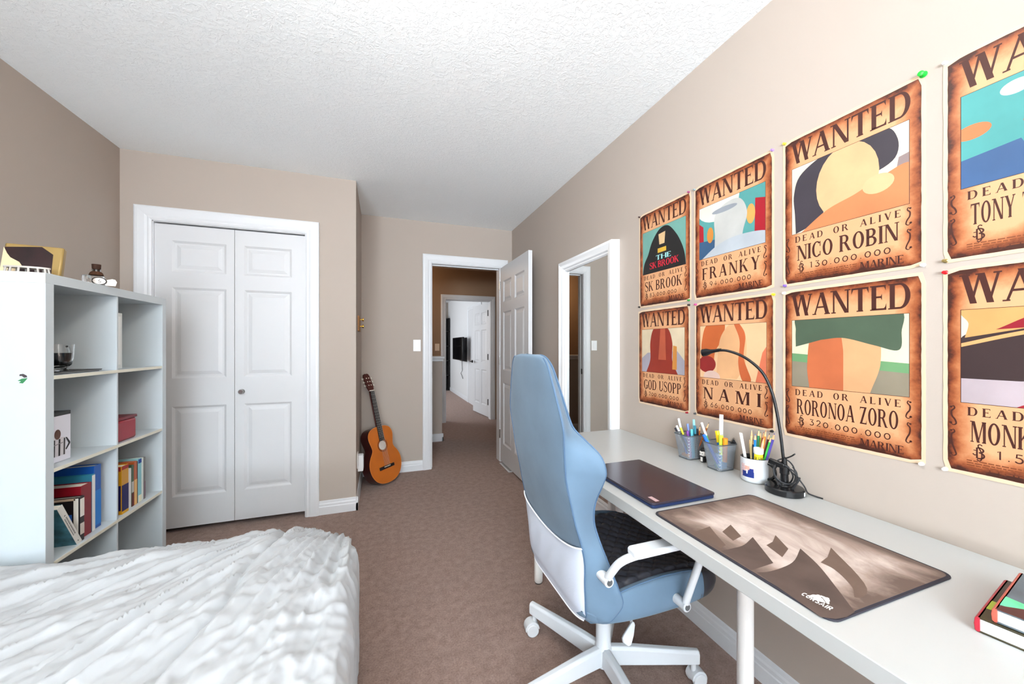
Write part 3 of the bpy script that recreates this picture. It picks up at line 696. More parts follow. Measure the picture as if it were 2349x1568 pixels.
TB=[(.385,.572,.185,.600,.205),(.41,.570,.205,.625,.245),(.43,.565,.21,.64,.258),(.469,.562,.213,.660,.268),(.514,.558,.216,.647,.264),(.584,.552,.226,.624,.247),
(.644,.540,.225,.612,.214),(.69,.528,.218,.607,.199),(.747,.516,.213,.608,.207),(.82,.500,.211,.611,.246),(.857,.495,.215,.608,.260),(.899,.490,.219,.596,.250),
(.936,.486,.224,.570,.212),(.965,.483,.228,.550,.180),(1.0,.480,.222,.540,.165),(1.08,.473,.190,.524,.140),(1.14,.468,.163,.512,.118),(1.165,.466,.146,.506,.100),(1.180,.466,.122,.50,.080),(1.187,.470,.080,.490,.055)]
TBi=catmull(TB,110)
def half(z,xr,hr,xf,hf):
    return [(xr-.010,0),(xr-.009,hr*.35),(xr-.006,hr*.7),(xr-.001,hr*.93),(xr+.006,hr*.995),
            (xr+(xf-xr)*.45,hr+(hf-hr)*.50+.002),(xf-.012,hf),(xf-.002,hf-.004),(xf-.001,hf-.016),(xf-.014,hf*.80-.012),(xr+(xf-xr)*.55,hf*.5),(xr+(xf-xr)*.5,0)]
def shell():
    vs=[];fs=[];n=None
    for row in TBi:
        z,xr,hr,xf,hf=row; h=catmull(half(*row),34)
        ring=[(p[0],YCC-p[1],z) for p in h]+[(p[0],YCC+p[1],z) for p in h[-2:0:-1]]
        n=len(ring); vs+=ring
    for j in range(len(TBi)-1):
        for i in range(n): fs.append((j*n+i,j*n+(i+1)%n,(j+1)*n+(i+1)%n,(j+1)*n+i))
    fs.append(tuple(range(n))); fs.append(tuple((len(TBi)-1)*n+i for i in range(n)))
    return MB().add(vs,fs)
shell().build('backrest',m_velvet,ch,smooth=True,ang=60)
# dark front cushion of the backrest
def cush(u,v):
    k=8+v*(len(TBi)-18); i=int(k); z,xr,hr,xf,hf=TBi[i]
    s=(u-.5)*2; y=s*(hf-.035)
    e=(1-abs(s)**4)*min(1,v*12,(1-v)*12)
    return (xr+(xf-xr)*.5+.030*e+.012-.0*z+ (0.012*s*s),YCC+y,z)
MB().grid(cush,24,80).build('back_cushion',m_quilt,ch,smooth=True)
# piping
for s in (-1,1):
    pts=[(r[3]-.004,YCC+s*(r[4]-.001),r[0]) for r in TBi[2:-1:2]]
    MB().tube(pts,.0026,8).build('piping',m_pip,ch,smooth=True)
    pts=[(r[1]+.002,YCC+s*(r[2]+.0005),r[0]) for r in TBi[4:-6:2]]
    MB().tube(pts,.0024,8).build('piping',m_pip,ch,smooth=True)
# pale mesh pocket on the lower rear
def mfn(u,v):
    s=(u-.5)*2
    top=.624-.040*(1-s*s)+.004; z=.386+(top-.386)*v
    zs=[r[0] for r in TBi]; i=min(range(len(zs)),key=lambda q:abs(zs[q]-z)); r=TBi[i]
    xr=np.interp(z,zs,[q[1] for q in TBi]); hr=np.interp(z,zs,[q[2] for q in TBi])
    edge=(1-s**8)
    pleat=.0042*sin(s*15+v*9+2)*sin(PI*min(1,v*1.2))*(v**1.3)
    return (xr-.016*edge-.006*edge*sin(PI*v)+pleat*edge+.002,YCC+s*(hr+.002),z)
MB().grid(mfn,60,36).build('mesh_panel',m_meshf,ch,smooth=True)
MB().tube([Vector(mfn(i/40,1.0))+Vector((-.001,0,0)) for i in range(41)],.0026,8).build('mesh_binding',mat('binding_white',(236,238,244),.5),ch,smooth=True)
MB().tube([Vector(mfn(i/40,0.0)) for i in range(41)],.0022,8).build('mesh_binding',MATS['binding_white'],ch,smooth=True)
# seat shell
ST=[(.560,.200,.395,.430,.430),(.60,.232,.383,.450,.440),(.66,.243,.378,.470,.448),(.74,.248,.376,.486,.455),(.83,.250,.376,.494,.458),(.92,.249,.377,.490,.458),(.985,.245,.379,.478,.455)]
FT=[(.975,.2455,.377,.480,.458),(1.02,.238,.380,.466,.455),(1.06,.222,.386,.452,.450),(1.085,.195,.396,.442,.443),(1.100,.150,.408,.430,.430)]
def seatloft(T,n=30):
    R=catmull(T,n); vs=[];fs=[];m=0
    for (x,h,zb,zs,zc) in R:
        hp=[(0,zb),(h*.6,zb+.001),(h*.93,zb+.008),(h*.995,zb+.03),(h,(zb+zs)/2+.01),(h*.975,zs-.008),(h*.93,zs),(h*.86,zs-.004),(h*.74,zc-.003),(h*.5,zc-.008),(0,zc-.010)]
        q=catmull(hp,36); ring=[(x,YCC-p[0],p[1]) for p in q]+[(x,YCC+p[0],p[1]) for p in q[-2:0:-1]]; m=len(ring); vs+=ring
    for j in range(n-1):
        for i in range(m): fs.append((j*m+i,j*m+(i+1)%m,(j+1)*m+(i+1)%m,(j+1)*m+i))
    fs.append(tuple(range(m))); fs.append(tuple((n-1)*m+i for i in range(m)))
    return MB().add(vs,fs)
seatloft(ST).build('seat',m_velvet,ch,smooth=True,ang=60)
seatloft(FT).build('seat_front',m_quilt,ch,smooth=True,ang=60)
def qf(u,v):
    x=.600+u*.485; R=np.interp(x,[r[0] for r in ST+FT[1:]],[r[1] for r in ST+FT[1:]]); zc=np.interp(x,[r[0] for r in ST+FT[1:]],[r[4] for r in ST+FT[1:]])
    s=(v-.5)*2; y=s*R*.90
    a=(x-y)*62; b=(x+y)*62
    q=(abs(sin(a/1.0))**.45+abs(sin(b/1.0))**.45)*.5
    e=min(1,(1-abs(s))*9)*min(1,u*10,(1-u)*6)
    return (x,YCC+y,zc-.004+.010*e+.011*q*e+np.interp(x,[.6,.8,.95,1.06],[.010,.030,.026,.002])*abs(s)**2.2)
MB().grid(qf,150,130).build('seat_cushion',m_quilt,ch,smooth=True,ang=0)
MB().tube([(x,YCC-np.interp(x,[r[0] for r in ST],[r[1] for r in ST])*.935,np.interp(x,[r[0] for r in ST],[r[3] for r in ST])+.001) for x in np.linspace(.66,.98,24)],.0022,8).build('piping',m_pip,ch,smooth=True)
# armrests
for s in (-1,1):
    def P(x,y,z): return Vector((x,YCC+s*(YCC-y),z))
    pad=MB()
    out=[(.630,.806),(.640,.800),(.915,.800),(.925,.806),(.925,.840),(.915,.846),(.640,.846),(.630,.840)]
    pad.prism([(p[0],YCC+s*(YCC-p[1])) for p in out],(0,0,.650),(1,0,0),(0,1,0),(0,0,.018))
    arm=pad.build('armrest',m_cw,ch,bevel=.005,seg=3)
    pts=catmull([P(.600,.893,.552),P(.602,.872,.585),P(.610,.848,.622),P(.632,.828,.645),P(.68,.824,.650)],20)
    MB().tube(pts,.0108,14).build('armrest_tube',m_cw,arm,smooth=True)
    pts=catmull([P(.80,.824,.648),P(.865,.826,.640),P(.888,.836,.605),P(.886,.848,.555),P(.873,.858,.500),P(.866,.874,.438)],26)
    MB().tube(pts,.0108,14).build('armrest_tube',m_cw,arm,smooth=True)
    for (x,z,ya,yb) in ((.600,.552,.935,.878),(.866,.428,.916,.866)):
        MB().cyl(P(x,ya,z),P(x,yb,z),.0145,24).build('mount',m_cw,arm,smooth=True,bevel=.002)
        MB().cyl(P(x,yb+.0005,z),P(x,yb-.0012,z),.009,20).build('bolt_recess',mat('bolt_grey',(120,124,126),.3,metal=.7),arm,smooth=True)
# mechanism, column, lever
MB().box(.66,.87,YCC-.09,YCC+.09,.345,.380).build('tilt_mechanism',mat('mechanism_grey',(150,152,156),.5),ch,bevel=.008)
HX,HY=.765,1.160
MB().lathe((HX,HY,0),[(.020,.05),(.030,.052),(.031,.118),(.0265,.124),(.0265,.346)],32).build('gas_column',m_cw,ch,smooth=True)
lv=MB(); a=Vector((.80,1.07,.360)); b=onZ(1450,1436,.300); c=onZ(1436,1482,.262)
d=(c-b).normalized(); sd=d.cross(Vector((.5,.8,.2))).normalized(); nn=d.cross(sd)
MB().tube([a,(a+b)/2+Vector((-.0,-.0,-.005)),b],.005,10).build('lever_rod',m_cw,ch,smooth=True)
pp=[(-.006,-.012),(-.010,0),(-.020,.036),(-.021,.046),(-.014,.055),(.006,.055),(.013,.047),(.012,.02),(.006,-.008),(.0,-.014)]
MB().prism(pp,b-nn*.004,sd,d,nn*.009).build('height_lever',m_cw,ch,bevel=.002)
for k in range(5):
    A=math.radians(119.6-72*k+ -0.0); u=Vector((cos(A),sin(A),0)); w=Vector((-u.y,u.x,0)); c0=Vector((HX,HY,0))
    mb=MB(); vs=[]
    for (r,zb,zt,hw) in ((.022,.058,.122,.017),(.10,.064,.126,.016),(.30,.078,.126,.014),(.333,.080,.126,.013),(.337,.083,.122,.012)):
        for (q,zz) in ((-1,zb),(-1,zt-.008),(-.55,zt),(.55,zt),(1,zt-.008),(1,zb)):
            vs.append(c0+u*r+w*(hw*q)+Vector((0,0,zz)))
    n=6; fs=[tuple(range(n)),tuple(4*n+i for i in range(n))]
    for j in range(4):
        for i in range(n): fs.append((j*n+i,j*n+(i+1)%n,(j+1)*n+(i+1)%n,(j+1)*n+i))
    leg=mb.add(vs,fs).build('base_leg',m_cw,ch,bevel=.002)
    # caster
    cc=c0+u*.318; ra=A+ (0.9,2.2,.3,1.4,2.0)[k]; cu=Vector((cos(ra),sin(ra),0)); cw=Vector((-cu.y,cu.x,0)); off=cc+cu*.012
    hd=MB().cyl(cc+Vector((0,0,.05)),cc+Vector((0,0,.082)),.009)
    arc=[(.030*cos(t),.028+.030*sin(t)) for t in [PI*i/14-.25 for i in range(16)]]
    hd.prism(arc,off-cw*.021,cu,(0,0,1),cw*.042)
    h=hd.build('caster',m_cw,leg,bevel=.002,smooth=True)
    wh=MB()
    for q in (-1,1): wh.cyl(off+cw*(q*.012)+Vector((0,0,.0255)),off+cw*(q*.026)+Vector((0,0,.0255)),.0255,26)
    wh.build('caster_wheel',mat('caster_white',(212,214,216),.4),leg,smooth=True,bevel=.003)
# ================================================================ SERIF LETTERING
TK,TN,SF,OV=.185,.075,.05,.055
def _rect(x0,x1,y0,y1): return [(x0,y0),(x1,y0),(x1,y1),(x0,y1)]
def _slant(xa,xb,w,y0=0,y1=1): return [(xa,y0),(xa+w,y0),(xb+w,y1),(xb,y1)]
def _ser(xa,xb,top):    # bracketed slab
    if top: return [(xa-OV,1),(xa-OV,1-SF),(xb+OV,1-SF),(xb+OV,1)]
    return [(xa-OV,0),(xb+OV,0),(xb+OV,SF),(xa-OV,SF)]
def _ring(cx,cy,rx,ry,tx,ty,a0=0,a1=360,n=28,sx=1):
    out=[];
    for i in range(n):
        t0=math.radians(a0+(a1-a0)*i/n); t1=math.radians(a0+(a1-a0)*(i+1)/n)
        P=lambda t,x,y:(cx+x*cos(t),cy+y*sin(t))
        out.append([P(t0,rx,ry),P(t1,rx,ry),P(t1,rx-tx,ry-ty),P(t0,rx-tx,ry-ty)])
    return out
def _stroke(pts,w):
    out=[]; pts=[Vector((*p,0)) for p in pts]; W=w if isinstance(w,(list,tuple)) else [w]*len(pts); L=[];R=[]
    for i,p in enumerate(pts):
        t=(pts[min(i+1,len(pts)-1)]-pts[max(i-1,0)]).normalized(); n=Vector((-t.y,t.x,0))*(W[i]/2)
        L.append((p+n)[:2]); R.append((p-n)[:2])
    for i in range(len(pts)-1): out.append([R[i],R[i+1],L[i+1],L[i]])
    return out
def _stem(x): return [_rect(x,x+TK,0,1),_ser(x,x+TK,0),_ser(x,x+TK,1)]
def _bowl(x,y0,y1,w):   # right half ring from the stem
    cy=(y0+y1)/2; r=(y1-y0)/2
    return [_rect(x,x+w*.45,y1-TN,y1),_rect(x,x+w*.45,y0,y0+TN)]+_ring(x+w*.45,cy,w*.55,r,TK*.95,TN,-90,90,16)
def glyph(c):
    e=.06
    if c=='I': return .28,_stem(e)
    if c=='W': return 1.12,[_slant(.30,.06,TK),_slant(.30,.52,TN),_slant(.74,.50,TK),_slant(.76,1.00,TN),_ser(.06,.06+TK,1),_ser(.50,.62,1),_ser(.96,1.06,1)]
    if c=='A': return .86,[_slant(.08,.40,TN),_slant(.64,.36,TK),_rect(.20,.68,.30,.30+TN),_ser(.06,.14,0),_ser(.64,.80,0)]
    if c=='V': return .82,[_slant(.38,.08,TK),_slant(.40,.68,TN),_ser(.08,.23,1),_ser(.66,.74,1)]
    if c=='N': return .88,[_rect(.12,.12+TN,0,1),_rect(.74,.74+TN,0,1),_slant(.64,.10,TK),_ser(.10,.20,0),_ser(.06,.22,1),_ser(.70,.84,1)]
    if c=='M': return 1.06,[_rect(.10,.10+TN,0,1),_rect(.82,.82+TK,0,1),_slant(.44,.12,TK),_slant(.48,.80,TN),_ser(.08,.18,0),_ser(.82,.97,0),_ser(.06,.2,1),_ser(.80,.97,1)]
    if c=='T': return .80,[_rect(.325,.325+TK,0,1),_rect(.05,.75,1-TN,1),[(.05,1),(.05,.74),(.10,.86),(.16,1)],[(.75,1),(.75,.74),(.70,.86),(.64,1)],_ser(.32,.48,0)]
    if c in 'EFL':
        o=_stem(e)
        if c in 'EF': o+=[_rect(e,.60,1-TN,1),[(.60,1),(.60,.76),(.56,.87),(.48,1)],_rect(e,.46,.49,.49+TN),[(.46,.66),(.46,.38),(.42,.48),(.38,.52),(.42,.57)]]
        if c in 'EL': o+=[_rect(e,.62,0,TN),[(.62,0),(.62,.27),(.58,.14),(.48,0)]]
        return .68,o
    if c=='D': return .84,_stem(e)+_bowl(.12,0,1,.66)
    if c=='O': return .84,_ring(.42,.5,.37,.515,TK,TN)
    if c=='Q': return .84,_ring(.42,.5,.37,.515,TK,TN)
    if c=='C': return .80,_ring(.44,.5,.38,.515,TK,TN,48,312)+[_rect(.66,.72,.66,.98),_rect(.66,.72,.06,.34)]
    if c=='G': return .84,_ring(.44,.5,.38,.515,TK,TN,48,312)+[_rect(.66,.72,.66,.98),_rect(.60,.60+TK,.06,.44),_rect(.52,.82,.44-SF,.44)]
    if c=='P': return .72,_stem(e)+_bowl(.12,.46,1,.54)
    if c=='R': return .86,_stem(e)+_bowl(.12,.48,1,.54)+[_slant(.62,.34,TK,0,.5),_ser(.66,.78,0)]
    if c=='B': return .76,_stem(e)+_bowl(.12,.50,1,.52)+_bowl(.12,0,.53,.58)
    if c=='K': return .88,_stem(e)+[_slant(.18,.60,TN,.40,1),_slant(.62,.30,TK,0,.56),_ser(.66,.78,0),_ser(.56,.72,1)]
    if c=='Y': return .82,[_rect(.33,.33+TK,0,.45),_slant(.34,.08,TK,.42,1),_slant(.42,.66,TN,.42,1),_ser(.34,.48,0),_ser(.08,.23,1),_ser(.64,.74,1)]
    if c=='Z': return .74,[_slant(.08,.50,TK),_rect(.08,.66,1-TN,1),_rect(.08,.68,0,TN),[(.08,1),(.08,.76),(.12,.88),(.2,1)],[(.68,0),(.68,.26),(.64,.13),(.56,0)]]
    if c=='U': return .86,[_rect(.12,.12+TK,.3,1),_rect(.70,.70+TN,.3,1),_ser(.12,.27,1),_ser(.68,.78,1)]+_ring(.44,.32,.32,.33,TK*.8,TN*1.3,180,360,16)
    if c=='H': return .88,_stem(e)+_stem(.66)+[_rect(.1,.7,.47,.47+TN)]
    if c=='S':
        p=catmull([(.60,.80),(.52,.94),(.34,.985),(.17,.90),(.14,.74),(.28,.60),(.46,.48),(.60,.34),(.58,.14),(.38,.02),(.18,.06),(.10,.22)],40)
        w=[.06+.10*math.exp(-((i-20)/9)**2) for i in range(40)]
        return .70,_stroke(p,w)+[_rect(.58,.63,.70,.98),_rect(.08,.13,.02,.32)]
    return .35,[]
def dglyph(c):   # monoline numerals
    w=.125
    R=lambda cx,cy,rx,ry,a,b,n=18:[(cx+rx*cos(math.radians(a+(b-a)*i/n)),cy+ry*sin(math.radians(a+(b-a)*i/n))) for i in range(n+1)]
    if c=='0': return .74,_stroke(R(.36,.42,.27,.37,0,360,26),w)
    if c=='1': return .5,_stroke([(.10,.82),(.28,.95),(.28,.05)],w)
    if c=='2': return .66,_stroke(R(.32,.68,.22,.24,170,-30)+[(.12,.08),(.58,.08)],w)
    if c=='3': return .66,_stroke([(.10,.92),(.52,.92),(.28,.58)]+R(.30,.32,.25,.26,80,-150),w)
    if c=='4': return .72,_stroke([(.46,0),(.46,.95),(.06,.30),(.66,.30)],w)
    if c=='5': return .66,_stroke([(.52,.92),(.16,.92),(.14,.55)]+R(.28,.32,.26,.27,100,-150),w)
    if c=='6': return .68,_stroke([(.50,.95),(.26,.72)]+R(.33,.30,.25,.27,160,520,26),w)
    if c=='8': return .68,_stroke(R(.32,.70,.20,.22,0,360),w)+_stroke(R(.32,.26,.25,.24,0,360),w)
    if c=='9': return .68,_stroke(R(.32,.62,.25,.27,0,360,22)+[(.57,.6),(.38,0)],w)
    if c=='.': return .30,[_rect(.10,.20,.02,.13)]
    if c=='$':   # the looped B-with-S sign
        return .85,_stroke([(.24,.05),(.24,.85)],.10)+_stroke(R(.34,.66,.24,.18,110,-90),.10)+_stroke(R(.34,.26,.28,.22,90,-110),.10)+\
          _stroke([tuple(q) for q in catmull([(.52,1.02),(.40,1.10),(.30,1.0),(.36,.80),(.46,.55),(.50,.25),(.46,-.05),(.34,-.14),(.24,-.04)],24)],.075)+_stroke([(.02,.36),(.12,.26),(.24,.30)],.08)+_stroke([(.06,.62),(.24,.62)],.06)
    return .3,[]
def layout(text,fn,x0,x1,y0,y1,track=0.0,space=None):
    items=[];x=0
    for c in text:
        if c==' ': x+=(space if space is not None else .35)+track; continue
        w,ps=fn(c); items.append((x,w,ps)); x+=w+track
    x-=track; k=(x1-x0)/x; out=[]
    for (xo,w,ps) in items: out.append([[(x0+(xo+px)*k,y0+py*(y1-y0)) for (px,py) in p] for p in ps])
    return out
def letter_mesh(groups,O,U,V,N,lift):
    mb=MB(); O,U,V,N=Vector(O),Vector(U),Vector(V),Vector(N)
    for g in groups:
        for k,p in enumerate(g): mb.poly(p,O+N*(lift+.00003*(k%7)),U,V)
    return mb
# ================================================================ POSTERS
def burnt_mat():
    m=bpy.data.materials.new('burnt_parchment_print'); m.use_nodes=True; nt=m.node_tree; b=nt.nodes['Principled BSDF']
    b.inputs['Roughness'].default_value=.45; b.inputs['Specular IOR Level'].default_value=.35
    L=nt.links.new; tc=nt.nodes.new('ShaderNodeTexCoord'); sp=nt.nodes.new('ShaderNodeSeparateXYZ'); L(tc.outputs['Object'],sp.inputs[0])
    def M(op,a,b_=None):
        n=nt.nodes.new('ShaderNodeMath'); n.operation=op
        for i,q in enumerate((a,b_)):
            if q is None: continue
            if isinstance(q,(int,float)): n.inputs[i].default_value=q
            else: L(q,n.inputs[i])
        return n.outputs[0]
    dy=M('SUBTRACT',.171,M('ABSOLUTE',sp.outputs['Y'])); dz=M('SUBTRACT',.240,M('ABSOLUTE',sp.outputs['Z']))
    d=M('MINIMUM',dy,M('MULTIPLY',dz,.80))
    n=nt.nodes.new('ShaderNodeTexNoise'); n.inputs['Scale'].default_value=16; n.inputs['Detail'].default_value=6; n.inputs['Roughness'].default_value=.65; L(tc.outputs['Object'],n.inputs['Vector'])
    dd=M('ADD',M('MULTIPLY',d,21.0),M('MULTIPLY',M('SUBTRACT',n.outputs['Fac'],.5),1.3))
    # more burn low on the sheet
    dd=M('ADD',dd,M('MULTIPLY',M('MINIMUM',M('ADD',sp.outputs['Z'],.17),0.0),1.2))
    r=nt.nodes.new('ShaderNodeValToRGB'); e=r.color_ramp.elements
    e[0].position=0.0; e[0].color=lin((58,26,18)); e[1].position=1.0; e[1].color=lin((196,146,106))
    for p,c in ((.12,(104,48,26)),(.28,(138,74,40)),(.50,(166,102,64)),(.80,(184,130,90))):
        q=e.new(p); q.color=lin(c)
    L(dd,r.inputs['Fac']); L(r.outputs['Color'],b.inputs['Base Color']); return m
m_burnt=burnt_mat()
m_ink=mat('poster_ink',(62,28,22),.5)
m_paper=mat('cream_poster_paper',(200,176,148),.5)
PW,PH=.352,.494
RECTS=[]
def ell(cx,cy,rx,ry,n=26,a0=0,a1=360): return [(cx+rx*cos(math.radians(a0+(a1-a0)*i/n)),cy+ry*sin(math.radians(a0+(a1-a0)*i/n))) for i in range(n+(0 if a1-a0==360 else 1))]
def clip(poly,x0=0,x1=1,y0=0,y1=1):
    def cut(P,ins,inter):
        out=[]
        for i in range(len(P)):
            a,b=P[i-1],P[i]
            if ins(b):
                if not ins(a): out.append(inter(a,b))
                out.append(b)
            elif ins(a): out.append(inter(a,b))
        return out
    def ix(v): return lambda a,b:(v,a[1]+(b[1]-a[1])*(v-a[0])/(b[0]-a[0]))
    def iy(v): return lambda a,b:(a[0]+(b[0]-a[0])*(v-a[1])/(b[1]-a[1]),v)
    P=cut(poly,lambda p:p[0]>=x0,ix(x0)); P=cut(P,lambda p:p[0]<=x1,ix(x1)) if P else P
    P=cut(P,lambda p:p[1]>=y0,iy(y0)) if P else P; P=cut(P,lambda p:p[1]<=y1,iy(y1)) if P else P
    return P
def poster(yl,zt,name,amount,bg,blobs,label,seed,extra=None):
    """yl = far (left) edge, zt = top edge"""
    yc,zc=yl-PW/2,zt-PH/2; X=XR; RECTS.append((yl-PW,yl,zt-PH,zt))
    o=thing('wanted_poster',(X,yc,zc),label,'poster','wanted posters pinned to the right wall')
    rs=random.Random(seed)
    def edge(w,h,amp,step=.02,rc=.006):
        pts=[]
        def walk(a,b,nx,ny):
            L=math.hypot(b[0]-a[0],b[1]-a[1]); n=max(3,int(L/step))
            for i in range(n):
                t=i/n; q=rs.uniform(-amp,amp) if 0<i else 0
                pts.append((a[0]+(b[0]-a[0])*t+nx*q,a[1]+(b[1]-a[1])*t+ny*q))
        walk((-w,h-rc),(-w,-h+rc),1,0); walk((-w+rc,-h),(w-rc,-h),0,1); walk((w,-h+rc),(w,h-rc),1,0); walk((w-rc,h),(-w+rc,h),0,1)
        return pts
    O=Vector((X-.0004,yc,zc)); U=Vector((0,-1,0)); V=Vector((0,0,1)); N=Vector((-1,0,0))
    MB().prism(edge(PW/2,PH/2,.0006),O,U,V,N*.0008).build('paper',m_paper,o,loc=(X,yc,zc))
    MB().prism(edge(PW/2-.0085,PH/2-.0095,.0006,.014),O+N*.0009,U,V,N*.0002).build('parchment_print',m_burnt,o,loc=(X,yc,zc))
    MB().prism(edge(PW/2-.0077,PH/2-.0087,.0005,.014),O+N*.00082,U,V,N*.0001).build('burnt_edge',mat('burnt_edge_ink',(70,30,20),.5),o,loc=(X,yc,zc))
    B=O+U*(-PW/2)+V*(-PH/2)       # fractions: u*PW, (1-v)*PH
    def F(u,v): return (u*PW,(1-v)*PH)
    u0,u1,v0,v1=.085,.912,.21,.653
    fr=[F(u0,v1),F(u1,v1),F(u1,v0),F(u0,v0)]
    MB().prism([(fr[0][0]-.0012,fr[0][1]-.0012),(fr[1][0]+.0012,fr[1][1]-.0012),(fr[2][0]+.0012,fr[2][1]+.0012),(fr[3][0]-.0012,fr[3][1]+.0012)],B+N*.00112,U,V,N*.0001).build('picture_rule',m_ink,o)
    MB().prism(fr,B+N*.00123,U,V,N*.0001).build('picture_panel',mat('panel_%d_%d_%d'%bg,tuple(int(q*.85) for q in bg),.5,var=(9,.10)),o)
    for k,(c,pts) in enumerate(blobs):
        P=clip(pts)
        if len(P)<3: continue
        Q=[(F(u0,0)[0]+p[0]*(u1-u0)*PW, fr[0][1]+p[1]*(v1-v0)*PH) for p in P]
        MB().poly(Q,B+N*(.00134+.00004*k),U,V).build('picture_shape',mat('panel_%d_%d_%d'%c,tuple(int(q*.85) for q in c),.5,var=(9,.10)),o)
    def T(text,fn,a,b,va,vb,nm,track=0,space=None,mm=m_ink):
        letter_mesh(layout(text,fn,a*PW,b*PW,(1-vb)*PH,(1-va)*PH,track,space),B,U,V,N,.00122).build(nm,mm,o,fixn=False)
    T('WANTED',glyph,.075,.930,.042,.182,'title_lettering',.0)
    T('DEAD OR ALIVE',glyph,.112,.868,.673,.713,'motto_lettering',.28,.75)
    T(name,glyph,*( (.125,.855) ),.737,.836,'name_lettering',{4:.45,5:.2,6:.16}.get(len(name),.03),.35)
    T('$',dglyph,.135,.205,.850,.912,'currency_sign')
    a0=.235 if len(amount)>4 else .48
    T(amount,dglyph,a0,a0+.575*min(1.08,len(amount)/11.),.858,.900,'amount_lettering',.22)
    T('MARINE',glyph,.612,.885,.920,.964,'issuer_lettering',-.02)
    mb=MB()
    for k in range(4):
        x=.11
        while x<.58:
            w=rs.uniform(.012,.035); mb.poly([F(x,.928+k*.011),F(x+w,.928+k*.011),F(x+w,.923+k*.011),F(x,.923+k*.011)],B+N*.00122,U,V); x+=w+.006
    mb.build('small_print',mat('faded_ink',(112,58,30),.5),o,fixn=False)
    sc_=[]
    for (cx,sg) in ((.052,-1),(.905,1)):
        for (va,vb) in ((.67,.775),(.785,.925 if sg<0 else .905)):
            a=[(cx+sg*.016,vb-.018),(cx+sg*.004,vb-.008),(cx-sg*.010,vb-.016),(cx-sg*.004,vb-.035),(cx+sg*.010,(va+vb)/2),(cx+sg*.012,va+.03),(cx-sg*.002,va+.016),(cx+sg*.002,va+.004),(cx+sg*.014,va+.010)]
            q=[F(*p) for p in catmull([(-s+2*cx if sg>0 else s,v) for (s,v) in a] if False else a,30)]
            sc_.append(_stroke(q,[.0012+.0022*abs(sin(PI*(i/29))) for i in range(30)]))
            sc_.append([[ (q[0][0]+.0028*cos(t),q[0][1]+.0028*sin(t)) for t in [2*PI*i/10 for i in range(10)]],[ (q[-1][0]+.0024*cos(t),q[-1][1]+.0024*sin(t)) for t in [2*PI*i/10 for i in range(10)]]])
    letter_mesh(sc_,B,U,V,N,.00122).build('scroll_ornament',m_ink,o,fixn=False)
    if extra: extra(o,B,U,V,N,F)
    return o
def smooth(pts,n=60): return [tuple(p) for p in catmull(pts,n)]
def brook_extra(o,B,U,V,N,F):
    letter_mesh(layout('THE',glyph,.36*PW,.66*PW,(1-.535)*PH,(1-.488)*PH,.0),B,U,V,N,.0017).build('band_lettering',mat('sky_ink',(150,205,205),.5),o,fixn=False)
    letter_mesh(layout('SK BROOK',glyph,.23*PW,.80*PW,(1-.612)*PH,(1-.548)*PH,-.02,.25),B,U,V,N,.0017).build('band_lettering',mat('red_ink',(190,30,50),.5),o,fixn=False)
Z1,Z2_=1.911,1.404
A_=(236,222,196)
poster(1.633,Z1,'SK BROOK','83.000.000',(118,172,160),[((34,32,32),smooth([(0,0),(.04,.25),(.14,.45),(.24,.72),(.42,.95),(.62,.96),(.80,.72),(.92,.45),(.98,.22),(1,0)])),((226,190,140),[(.42,.60),(.54,.60),(.56,.86),(.40,.84)]),((226,180,60),[(.38,.42),(.58,.42),(.58,.52),(.38,.52)])],'wanted poster reading 83.000.000, far left of the upper row, nearest the mirror',1,brook_extra)
poster(1.265,Z1,'FRANKY','94.000.000',(88,160,158),[((232,226,212),ell(.3,1.0,.35,.35)),((176,30,44),[(0,.2),(.08,.25),(.07,.62),(0,.7)]),((176,24,40),[(.86,.16),(1,.12),(1,.75),(.87,.8)]),((56,92,128),[(0,0),(.4,0),(.35,.3),(0,.34)]),((214,140,60),ell(.19,.42,.055,.15)),((224,168,90),ell(.81,.56,.06,.17)),((198,198,194),smooth([(.26,0),(.27,.35),(.27,.75),(.45,.92),(.66,.90),(.76,.62),(.70,.3),(.68,0)])),((186,194,200),smooth([(.05,0),(.3,.18),(.6,.26),(1,.2),(1.05,0)],40)),((150,156,164),ell(.42,.82,.2,.05))],'wanted poster reading 94.000.000, second from the left in the upper row',2)
poster(.882,Z1,'NICO ROBIN','130.000.000',(230,218,196),[((62,56,64),smooth([(.04,0),(.03,.3),(.02,.6),(.10,.88),(.4,1.05),(.8,1.05),(.92,.85),(.90,.6),(.7,.5),(.4,.5),(.3,.1)])),((232,180,132),ell(.52,.55,.27,.50)),((150,130,128),[(.9,.35),(1,.4),(1,.62),(.93,.6)]),((218,132,84),smooth([(.1,0),(.35,.22),(.6,.32),(.78,.42),(1.02,.48),(1.02,.0)])),((236,184,136),ell(.78,.36,.12,.12))],'large wanted poster reading 130.000.000 in the upper row, with a green pin',3)
poster(.499,Z1,'TONY TONY CHOPPER','50',(78,160,158),[((60,96,140),[(0,0),(.4,0),(.3,.35),(0,.3)]),((232,236,226),ell(.28,.88,.08,.07)),((224,124,76),ell(.06,.58,.10,.08)),((172,28,48),smooth([(.32,.72),(.5,.95),(.8,1.1),(1.1,1),(1.1,.5),(.6,.55)])),((206,92,56),ell(.66,.52,.35,.22)),((226,214,190),[(.5,0),(1,0),(1,.35),(.55,.3)]),((206,108,66),smooth([(.38,.32),(.48,.35),(.75,.1),(.9,0),(.7,0),(.45,.2)])),((220,160,70),[(.6,.05),(.68,.05),(.72,.26),(.64,.25)])],'wanted poster at the right edge of the photo, upper row, cut off by the frame',4)
